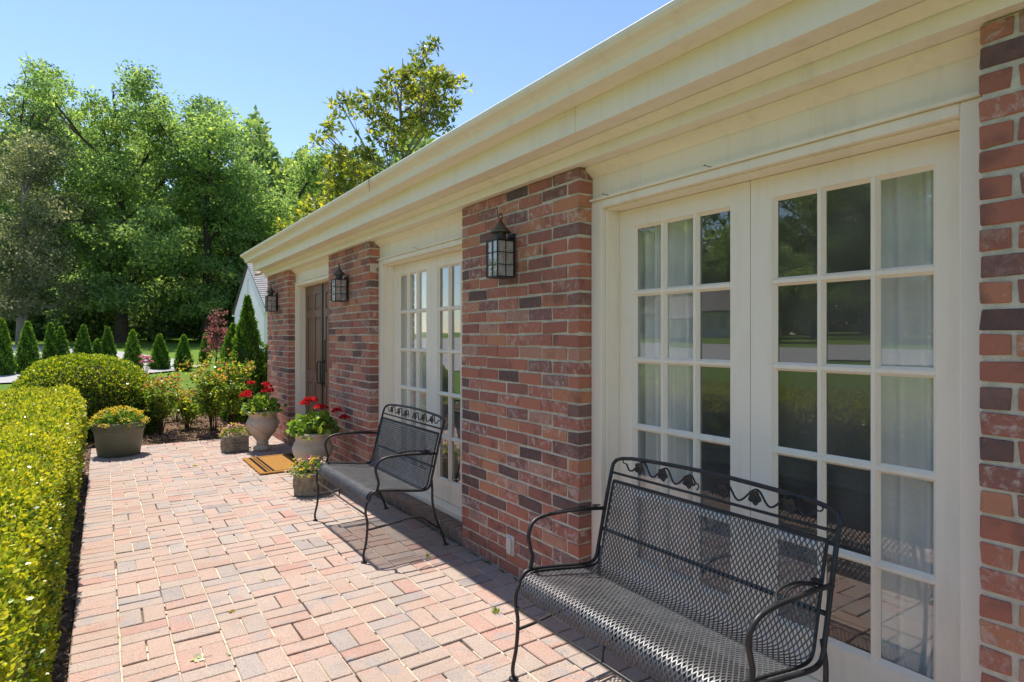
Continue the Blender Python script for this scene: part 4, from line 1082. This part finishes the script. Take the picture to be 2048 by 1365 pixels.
def canes(name, label, loc, H, spread, ncane, nleaf, Lf, tipfrac, seed, group, mat='rose', heads=None):
    r = np.random.default_rng(seed); t = thing(name, label, 'shrub', loc, group); W = Vector(loc)
    st = MB(); Ps = []; Ts = []
    for k in range(ncane):
        a = r.uniform(0, 6.28); q = spread * math.sqrt(r.uniform(.05, 1)); h = H * r.uniform(.45, 1.0) * (1 - .18 * (q / spread) ** 2)
        pts = [np.array([.05 * math.cos(a) * r.uniform(), .05 * math.sin(a) * r.uniform(), -.02])]
        for s in (.3, .6, .85, 1.0):
            pts.append(np.array([q * math.cos(a) * s ** 1.2, q * math.sin(a) * s ** 1.2, h * s]) + r.normal(0, .03, 3) * s)
        st.tube([tuple(p) for p in pts], [.0075, .006, .0045, .003, .0015], 5)
        for b in range(4):
            s = r.uniform(.3, .9); i = int(s * 4); base = pts[i] + (pts[i + 1] - pts[i]) * (s * 4 - i)
            tip = base + np.array([r.normal(0, .13), r.normal(0, .13), r.uniform(.05, .22)]); st.tube([tuple(base), tuple((base + tip) / 2 + r.normal(0, .01, 3)), tuple(tip)], [.003, .002, .001], 4)
            m = nleaf // (ncane * 5); u = r.uniform(.1, 1.05, m)[:, None]; Q = base + (tip - base) * u + r.normal(0, .032, (m, 3)); Ps.append(Q)
            Ts.append(np.where((Q[:, 2] > H * .62) & (r.uniform(0, 1, m) < tipfrac * (u[:, 0] > .45)), r.uniform(.72, 1, m), r.uniform(0, .68, m)))
        m = nleaf // (ncane * 5); s = r.uniform(.35, 1.02, m); Q = np.stack([np.interp(s, [0, .3, .6, .85, 1], [p[j] for p in pts]) for j in range(3)], 1) + r.normal(0, .04, (m, 3)); Ps.append(Q)
        Ts.append(np.where((s > .86) & (r.uniform(0, 1, m) < tipfrac), r.uniform(.72, 1, m), r.uniform(0, .68, m)))
    P = np.concatenate(Ps); T = np.concatenate(Ts); P[:, 2] = np.maximum(P[:, 2], .03); n = len(P)
    ax = r.normal(size=(n, 3)); ax[:, 2] = ax[:, 2] * .5 - .05
    s = Lf * r.uniform(.6, 1.3, n)
    leaves('foliage', M[mat], t, P, ax, s, s * .58, T, oval=False, loc=W, rng=r)
    st.build('stem', M['twig'], t, W)
    return t
G = 'rose shrubs in the mulch bed'
def rs_(label, u, D, H, sp, nc, nl, tip, seed, Lf=.036):
    p = at(u, D, .01); canes('rose_shrub', label, p, H, sp, nc, nl, Lf, tip, seed, G)
rs_('rose shrub with bronze tips growing next to the green pot', 322, 8.95, 1.10, .28, 14, 2500, .42, 91, .050)
rs_('low rose shrub with orange tips between two larger shrubs', 375, 9.4, .72, .28, 12, 2000, .5, 92, .048)
rs_('tall rose shrub with orange new leaves behind the square planter', 428, 9.15, 1.30, .30, 15, 3000, .4, 93, .050)
rs_('airy bright green rose shrub against the tall arborvitae', 462, 9.55, 1.40, .32, 12, 2100, .2, 94, .050)
rs_('small green rose shoot low in the mulch behind the square planter', 352, 10.3, .62, .40, 10, 1800, .3, 95)
p = at(292, 10.2, .01)
t = canes('pink_flower_stalk', 'tall stalk of pink flowers beside the boxwood mound', p, .95, .10, 3, 260, .04, .0, 96, 'flower stalks')
blossom([(-.06, 0, 1.10), (.03, .02, 1.09), (.05, -.02, 1.02), (-.05, .02, 1.01), (.0, 0, 1.06)], 'petalpink', 'flower_head', t, p, 60, .045, .022)
s_ = MB()
for e in ((-.06, 0, 1.10), (.03, .02, 1.09), (.05, -.02, 1.02), (-.05, .02, 1.01), (0, 0, 1.06)): s_.tube([(0, 0, .5), (e[0] * .5, e[1] * .5, .85), e], [.006, .004, .003], 5)
s_.build('stalk', M['stem'], t, p)

# ================================================================== TREES
def tree(name, label, x, y, z0, H, tr, lobes, mat, L, nl, seed, bark='bark', cl=.75, group='tall trees beyond the lawn', flat=.6, twigs=.3, tip=None, asp=.62, bare=None, cat='tree', lean=0.0, trunk_top=.8, rosette=False):
    r = np.random.default_rng(seed); t = thing(name, label, cat, (x, y, z0), group); W = Vector((x, y, z0))
    st = MB()
    tp = [np.array([0, 0, -.3])] + [np.array([lean * H * s + r.normal(0, .02) * H * .35 * s, r.normal(0, .02) * H * .35 * s, H * s]) for s in np.linspace(.08, trunk_top, 7)]
    rad = [tr * 1.25, tr, tr * .9, tr * .78, tr * .6, tr * .42, tr * .26, tr * .1]
    st.tube([tuple(p) for p in tp], rad, 8); tz = [p[2] for p in tp]
    def trunk_at(z): return np.array([np.interp(z, tz, [p[0] for p in tp]), np.interp(z, tz, [p[1] for p in tp]), z])
    Ps, Ts, As = [], [], []
    for (dx, dy, dz, rx, ry, rzz, nclump) in lobes:
        c = np.array([dx, dy, dz]); hd = math.hypot(dx, dy)
        b = trunk_at(min(max(H * .18, dz - hd * 1.0 - rzz * .5), H * trunk_top))
        mid = (b + c) / 2 + np.array([0, 0, -.06 * hd]) + r.normal(0, .05 * (hd + 1), 3)
        lr = max(.03, tr * .32); st.tube([tuple(b), tuple(mid), tuple(c)], [lr, lr * .7, lr * .35], 6)
        for k in range(nclump):
            d = r.normal(size=3); d /= np.linalg.norm(d); q = r.uniform(.25, 1) ** .55
            p = c + d * q * np.array([rx, ry, rzz])
            if p[2] < .5: continue
            if r.uniform() < twigs:
                s = mid if r.uniform() < .5 else c
                m2 = s + (p - s) * .5 + r.normal(0, .12, 3) + np.array([0, 0, -.05 * np.linalg.norm(p - s)])
                st.tube([tuple(s), tuple(m2), tuple(p)], [lr * .28, lr * .18, .012], 4)
            n = int(nl * r.uniform(.5, 1.4)); cs = cl * r.uniform(.6, 1.35)
            off = r.normal(size=(n, 3)); off *= np.minimum(1, 1.7 / np.linalg.norm(off, axis=1))[:, None]; off = off * np.array([cs, cs, cs * flat]) * .55
            if rosette: off *= .22; Ps.append(p + off); As.append(unit(off + 1e-6) + r.normal(size=(n, 3)) * .25 + np.array([0, 0, .15]))
            else: Ps.append(p + off); As.append(unit(off + 1e-6) * .7 + r.normal(size=(n, 3)) * .7 + np.array([0, 0, -.15]))
            Ts.append(np.clip(r.uniform(.1, .75) + .22 * r.normal(size=n), 0, 1))
    P = np.concatenate(Ps); Aa = np.concatenate(As); Tn = np.concatenate(Ts); s = L * r.uniform(.6, 1.35, len(P))
    leaves('crown', M[mat], t, P, Aa, s, s * asp, Tn, loc=W, rng=r)
    for (dx, dy, z1, z2) in (bare or []):              # dead leaders above the crown
        b0 = np.array([dx * .5, dy * .5, z1]); e = np.array([dx, dy, z2])
        st.tube([tuple(b0), tuple((b0 + e) / 2 + r.normal(0, .15, 3)), tuple(e)], [.10, .06, .015], 5)
        for k in range(9):
            s0 = r.uniform(.35, .95); q = b0 + (e - b0) * s0; h = (z2 - z1) * r.uniform(.12, .32)
            w = q + np.array([r.normal(0, .35) * h, r.normal(0, .35) * h, h]); st.tube([tuple(q), tuple((q + w) / 2 + r.normal(0, .08, 3)), tuple(w)], [.04, .025, .008], 4)
    st.build('trunk', M[bark], t, W); return t
RVv = Vector((CA, -SA, 0)); FVv = Vector((SA, CA, 0))
def ptree(name, label, u, D, base_v, lobes_px, mat, L, nl, seed, tr=.35, bare_px=None, depth=3.2, **kw):
    # lobes given as photo pixels (u, v, half width, half height, clumps); they spread in depth round the trunk's own distance
    p = at(u, D); z0 = terr(p.x, p.y) - .1; sc = D / F; r = random.Random(seed); lobes = []; top = 0
    for (lu, lv, hw, hh, n) in lobes_px:
        off = RVv * ((lu - u) * sc) + FVv * (r.uniform(-1, 1) * depth * .5)
        z = H0 - (lv - HY) * sc - z0; lobes.append((off.x, off.y, z, hw * sc, max(hw * sc, depth * .6), hh * sc, n)); top = max(top, z + hh * sc)
    bare = [((RVv * ((bu - u) * sc)).x, (RVv * ((bu - u) * sc)).y, H0 - (b1 - HY) * sc - z0, H0 - (b2 - HY) * sc - z0) for (bu, b1, b2) in (bare_px or [])]
    return tree(name, label, p.x, p.y, z0, top, tr, lobes, mat, L, nl, seed, bare=bare, **kw)

ptree('maple_tree', 'tall green maple with dark trunk between the grey tree and the domed maple', 243, 46, 675,
      [(190, 250, 55, 50, 66), (150, 215, 40, 30, 26), (255, 245, 50, 52, 56), (300, 300, 55, 60, 50), (215, 360, 75, 55, 70), (300, 420, 70, 50, 60), (175, 450, 60, 50, 50), (250, 500, 80, 45, 56), (330, 520, 50, 45, 36), (190, 560, 70, 38, 44), (270, 590, 60, 36, 36)],
      'maple', .24, 84, 101, tr=.42, bare_px=[(225, 240, 172), (212, 250, 205)], cl=.95, depth=9, flat=.5)
ptree('maple_tree', 'broad domed maple next to the white gable house', 415, 47, 675,
      [(340, 235, 42, 42, 46), (400, 262, 55, 55, 66), (455, 315, 52, 50, 60), (350, 350, 60, 55, 62), (420, 400, 65, 55, 66), (500, 375, 42, 50, 52), (527, 425, 26, 42, 32), (480, 460, 60, 50, 58), (370, 490, 60, 50, 52), (440, 550, 70, 46, 56), (520, 520, 36, 50, 34), (390, 610, 60, 36, 34)],
      'maple', .24, 84, 102, tr=.40, cl=.95, depth=9, flat=.5)
ptree('maple_tree', 'dark green tree behind the magnolia and the roof edge', 600, 50, 675,
      [(590, 370, 40, 42, 42), (630, 345, 35, 34, 36), (570, 430, 50, 48, 46), (640, 430, 60, 50, 46), (590, 500, 70, 50, 46), (530, 470, 40, 50, 34), (560, 580, 60, 50, 34)],
      'maple', .25, 76, 103, tr=.4, cl=.95, depth=8, flat=.5)
ptree('tall_tree', 'tallest dark tree with bare top twigs at the wood edge', 30, 55, 675,
      [(5, 200, 42, 50, 50), (65, 260, 45, 45, 46), (-50, 240, 60, 80, 50), (25, 320, 75, 60, 60), (100, 330, 50, 55, 44), (60, 430, 80, 60, 54), (-40, 430, 70, 80, 40), (120, 470, 60, 55, 40), (0, 560, 90, 60, 40)],
      'deep', .33, 58, 104, tr=.45, bare_px=[(52, 250, 130), (95, 240, 165)], cl=1.05, depth=9, flat=.55)
ptree('grey_tree', 'grey green small leaved tree with a bare lower trunk near the street', 44, 39, 690,
      [(40, 290, 40, 45, 44), (90, 330, 40, 40, 42), (0, 350, 55, 50, 48), (60, 410, 60, 50, 58), (120, 440, 45, 40, 36), (10, 470, 60, 50, 52), (80, 510, 65, 46, 54), (140, 540, 40, 40, 30), (30, 570, 65, 40, 46), (110, 590, 50, 32, 30), (60, 615, 60, 22, 22)],
      'silver', .17, 74, 105, tr=.30, cl=.70, depth=6, bark='palebark')
ptree('sapling_top', 'slim leafy top rising above the wood beside the grey tree', 92, 54, 675, [(88, 150, 16, 20, 9), (105, 175, 14, 18, 6), (80, 200, 16, 20, 6), (90, 260, 30, 40, 18), (100, 380, 40, 60, 18)],
      'maple', .30, 22, 106, tr=.22, cl=.7, depth=3)
# wood edge: low shrubs and saplings under the trees, dark in the shade
for i, (u, D, hw, top) in enumerate([(-30, 49, 70, 600), (70, 50, 60, 575), (150, 51, 60, 560), (215, 50, 50, 585), (300, 51, 60, 560), (370, 50, 55, 575), (440, 51, 60, 560), (510, 51, 55, 575), (590, 51, 60, 560), (680, 54, 80, 500)]):
    ptree('understory_shrub', 'dark undergrowth shrub at the wood edge, straight behind ' + ['the arborvitae at the street end', 'the broad arborvitae', 'the two-tipped arborvitae', 'the arborvitae with the low side shoot', 'the slim arborvitae', 'the arborvitae behind the taller rose', 'the purple maple', 'the white gable house', 'the far roof corner', 'the magnolia'][i], u, D, 675,
          [(u, (top + 640) / 2, hw, 46, 34), (u - hw * .5, 640, hw * .7, 36, 24), (u + hw * .5, 645, hw * .7, 34, 24), (u, top + 18, hw * .6, 30, 14)], 'deep', .38, 46, 120 + i, tr=.12, cl=1.1, depth=5, group='undergrowth at the wood edge', cat='shrub')
# the wood behind, one mass
n = 90000; r = np.random.default_rng(140); uu = r.uniform(-260, 900, n); DD = r.uniform(60, 88, n)
k_ = (uu - 1024) / F; XX = DD * (SA + k_ * CA); YY = DD * (CA - k_ * SA)
topv = 330 + 60 * np.sin(uu * .021) + 40 * np.sin(uu * .057 + 1); topz = H0 - (topv - HY) * DD / F
ZZ = 1.0 + (topz - 1.0) * r.uniform(0, 1, n) ** 1.15 + .9 * np.sin(XX * 1.3 + YY)
tag(leaves('wood', M['deep'], None, np.stack([XX, YY, ZZ], 1), r.normal(size=(n, 3)), r.uniform(.5, 1.1, n), r.uniform(.35, .7, n), np.clip(.5 + .3 * r.normal(size=n), 0, 1)), 'dense dark wood behind the tall maples', 'wood', kind='stuff')

n = 50000; r = np.random.default_rng(141); XX = r.uniform(-112, -84, n); YY = r.uniform(-60, 150, n)
ZZ = 1.5 + 20 * r.uniform(0, 1, n) ** 1.2 + 1.5 * np.sin(YY * .4)
tag(leaves('wood', M['deep'], None, np.stack([XX, YY, ZZ], 1), r.normal(size=(n, 3)), r.uniform(.9, 1.9, n), r.uniform(.6, 1.2, n), np.clip(.5 + .3 * r.normal(size=n), 0, 1)), 'distant wood beyond the houses across the street', 'wood', kind='stuff')

# magnolia behind the roof
ptree('magnolia_tree', 'magnolia with yellowing leaves rising behind the roof', 805, 17.5, 640,
      [(842, 95, 13, 30, 21), (848, 150, 30, 26, 35), (858, 195, 48, 26, 42), (795, 185, 34, 24, 31), (745, 215, 44, 22, 37), (890, 215, 36, 26, 31), (700, 235, 24, 16, 14), (800, 235, 60, 28, 56), (860, 250, 45, 26, 31), (640, 262, 26, 14, 14), (660, 300, 26, 22, 21), (715, 325, 50, 24, 46), (675, 350, 46, 26, 46), (780, 300, 60, 22, 31), (640, 395, 40, 22, 42), (720, 375, 60, 26, 52), (600, 425, 34, 16, 31), (590, 452, 36, 14, 24)],
      'magnolia', .17, 15, 150, tr=.11, cl=.30, depth=2.0, bark='palebark', flat=.8, twigs=.45, asp=.42, group='trees behind the house', trunk_top=.93, rosette=True)
# purple leaved small tree
p = at(432, 16.5)
tree('purple_maple', 'small purple leaved maple in front of the white gable house', p.x, p.y, -.02, 2.25, .035,
     [(0, 0, 1.50, .28, .28, .36, 24), (.05, .02, 1.95, .17, .17, .24, 10), (-.08, 0, 1.20, .24, .24, .2, 10)], 'redleaf', .06, 24, 160, cl=.13, group='small trees in the lawn', twigs=.5, asp=.5)

# ================================================================== NEIGHBOURING HOUSES
def gable_house():
    X = 4.96; ya, ym, yb = 23.8, 26.8, 29.8; ze, zr = 2.62, 4.34; xe = 13.0
    t = thing('white_house', 'white gabled house with grey shingle roof beyond the arborvitae', 'house', (X + 4, ym, 0))
    MB().add([(X, ya, -.1), (X, yb, -.1), (X, yb, ze), (X, ym, zr), (X, ya, ze), (xe, ya, -.1), (xe, yb, -.1), (xe, yb, ze), (xe, ym, zr), (xe, ya, ze)],
             [(0, 1, 2, 3, 4), (9, 8, 7, 6, 5), (0, 4, 9, 5), (1, 6, 7, 2), (4, 3, 8, 9), (2, 7, 8, 3), (0, 5, 6, 1)]).build('wall', M['whitewall'], t)
    sl = (zr - ze) / (ym - ya)
    rf = MB()
    for s in (0, 1):
        y0 = ya - .35 if s == 0 else yb + .35; z0 = ze - .35 * sl
        v = [(X - .03, y0, z0 + .04), (X - .03, ym, zr + .04), (xe, ym, zr + .04), (xe, y0, z0 + .04), (X - .03, y0, z0 + .12), (X - .03, ym, zr + .13), (xe, ym, zr + .13), (xe, y0, z0 + .12)]
        rf.add(v, [(0, 1, 2, 3), (7, 6, 5, 4), (0, 3, 7, 4), (1, 5, 6, 2), (0, 4, 5, 1), (3, 2, 6, 7)])
    roof = rf.build('roof', M['shingle2'], t)
    sh = MB(); nC = 22; r = random.Random(4)
    for k in range(nC):                               # shingle courses on the slope that shows
        s0 = k / nC; s1 = (k + 1) / nC
        y0 = (ya - .35) + (ym - ya + .35) * s0; y1 = (ya - .35) + (ym - ya + .35) * (s1 + .01); zz0 = ze - .35 * sl + (y0 - ya + .35) * sl + .128; zz1 = ze - .35 * sl + (y1 - ya + .35) * sl + .124
        x = X - .04
        while x < 9.5:
            x2 = x + r.uniform(.25, .5); d = r.uniform(0, .02)
            sh.add([(x, y0 - d, zz0 - d * sl), (x2 - .012, y0 - d, zz0 - d * sl), (x2 - .012, y1, zz1), (x, y1, zz1), (x, y0 - d, zz0 + .022 - d * sl), (x2 - .012, y0 - d, zz0 + .022 - d * sl)], [(4, 5, 2, 3), (0, 1, 5, 4)]); x = x2
    tag(sh.build('shingles', M['shingle2'], roof), kind='stuff')
    MB().tube([(X - .05, yb + .30, ze - .20), (xe, yb + .30, ze - .20)], .07, 8).build('gutter', M['whitewall'], t); MB().tube([(X - .05, ya - .36, ze - .22), (xe, ya - .36, ze - .22)], .07, 8).build('gutter', M['whitewall'], t)
    MB().tube([(X - .035, yb + .30, ze - .30 * sl), (X - .035, ym, zr + .01)], .05, 4).build('bargeboard', M['darkmetal'], t)
    MB().box(X - .012, X + .002, ym - .10, ym + .10, 3.05, 3.75).build('vent', M['inwall'], t); MB().box(X - .03, X - .0125, ym - .14, ym + .14, 3.75, 3.82).build('vent_head', M['cream'], t)
M['shingle2'] = m_simple('grey_shingle', (.25,.235,.235), (.34,.32,.32), 5, .95, .1, .4, 60, bdist=.01)
gable_house()
def porch_house(x, y, rot, label):
    z0 = terr(x, y); t = thing('porch_house', label, 'house', (x, y, z0)); W = Vector((x, y, z0))
    def B(m, name, mat): o = m.build(name, M[mat], t, W); return o
    B(MB().box(-7, 0, -7, 7, -.5, 2.9), 'wall', 'whitewall')
    B(MB().add([(.9, -7.6, 2.75), (.9, 7.6, 2.75), (-3.5, 7.6, 5.4), (-3.5, -7.6, 5.4), (-8, -7.6, 2.75), (-8, 7.6, 2.75), (.9, -7.6, 2.9), (.9, 7.6, 2.9), (-3.5, 7.6, 5.6), (-3.5, -7.6, 5.6), (-8, -7.6, 2.9), (-8, 7.6, 2.9)],
               [(0, 1, 2, 3), (3, 2, 5, 4), (9, 8, 7, 6), (10, 11, 8, 9), (0, 6, 7, 1), (4, 5, 11, 10), (0, 3, 9, 6), (3, 4, 10, 9), (1, 7, 8, 2), (2, 8, 11, 5)]), 'roof', 'shingle')
    B(MB().add([(.05, -2, 2.7), (2.6, -2, 2.45), (2.6, 2, 2.45), (.05, 2, 2.7), (.05, -2, 3.3), (2.6, -2, 2.65), (2.6, 2, 2.65), (.05, 2, 3.3)], [(3, 2, 1, 0), (4, 5, 6, 7), (0, 1, 5, 4), (1, 2, 6, 5), (2, 3, 7, 6), (3, 0, 4, 7)]), 'porch_roof', 'shingle')
    B(MB().box(.01, 2.4, -1.9, 1.9, -.5, .45), 'porch_floor', 'graystone')
    for yy in (-1.8, -.6, .6, 1.8): B(MB().box(2.2, 2.36, yy - .08, yy + .08, .45, 2.5), 'column', 'whitewall')
    for k in range(3): B(MB().box(2.401 + .3 * k, 2.7 + .3 * k, -.6, .6, -.5, .32 - .14 * k), 'step', 'graystone')
    for yy in (-.66, .66):
        rl = MB().tube([(2.3, yy, 1.3), (3.3, yy, .75)], .03, 6)
        for k in range(7): rl.tube([(2.4 + .14 * k, yy, -.2), (2.4 + .14 * k, yy, 1.23 - .077 * k)], .015, 5)
        B(rl, 'railing', 'whitewall')
    for yy in (-5, -3.2, 3.2, 5):
        w_ = B(MB().box(-.01, .012, yy - .5, yy + .5, .9, 2.3), 'window', 'whitewall'); obj('pane', MB().box(.0125, .02, yy - .43, yy + .43, .98, 2.22).mesh('pane', M['glass']), w_, W)
    B(MB().box(-.01, .02, -.45, .45, .46, 2.45), 'door', 'brown')
porch_house(-52, 47, 0, 'white house with columned porch across the street')
for i, (x, y, s) in enumerate([(-50, 24, 1.0), (-50, 60, .9), (-44, 15, .8), (-66, 40, 1.3), (-58, 70, 1.1), (-42, 5, .85), (-66, 8, 1.2), (-66, 22, 1.3), (-70, 55, 1.3), (-62, 32, 1.2), (-68, 66, 1.3), (-47, 33, .75), (-60, 84, 1.2), (-48, -26, 1.0)]):
    src = [o for o in bpy.data.objects if o.name.startswith('maple_tree') and o.parent is None][i % 3]
    copy_tree(src, (x, y, terr(x, y) - .1), 'leafy maple standing across the street from the house', rotz=i * 1.3, scale=(s, s, s * .8))['group'] = 'trees across the street'
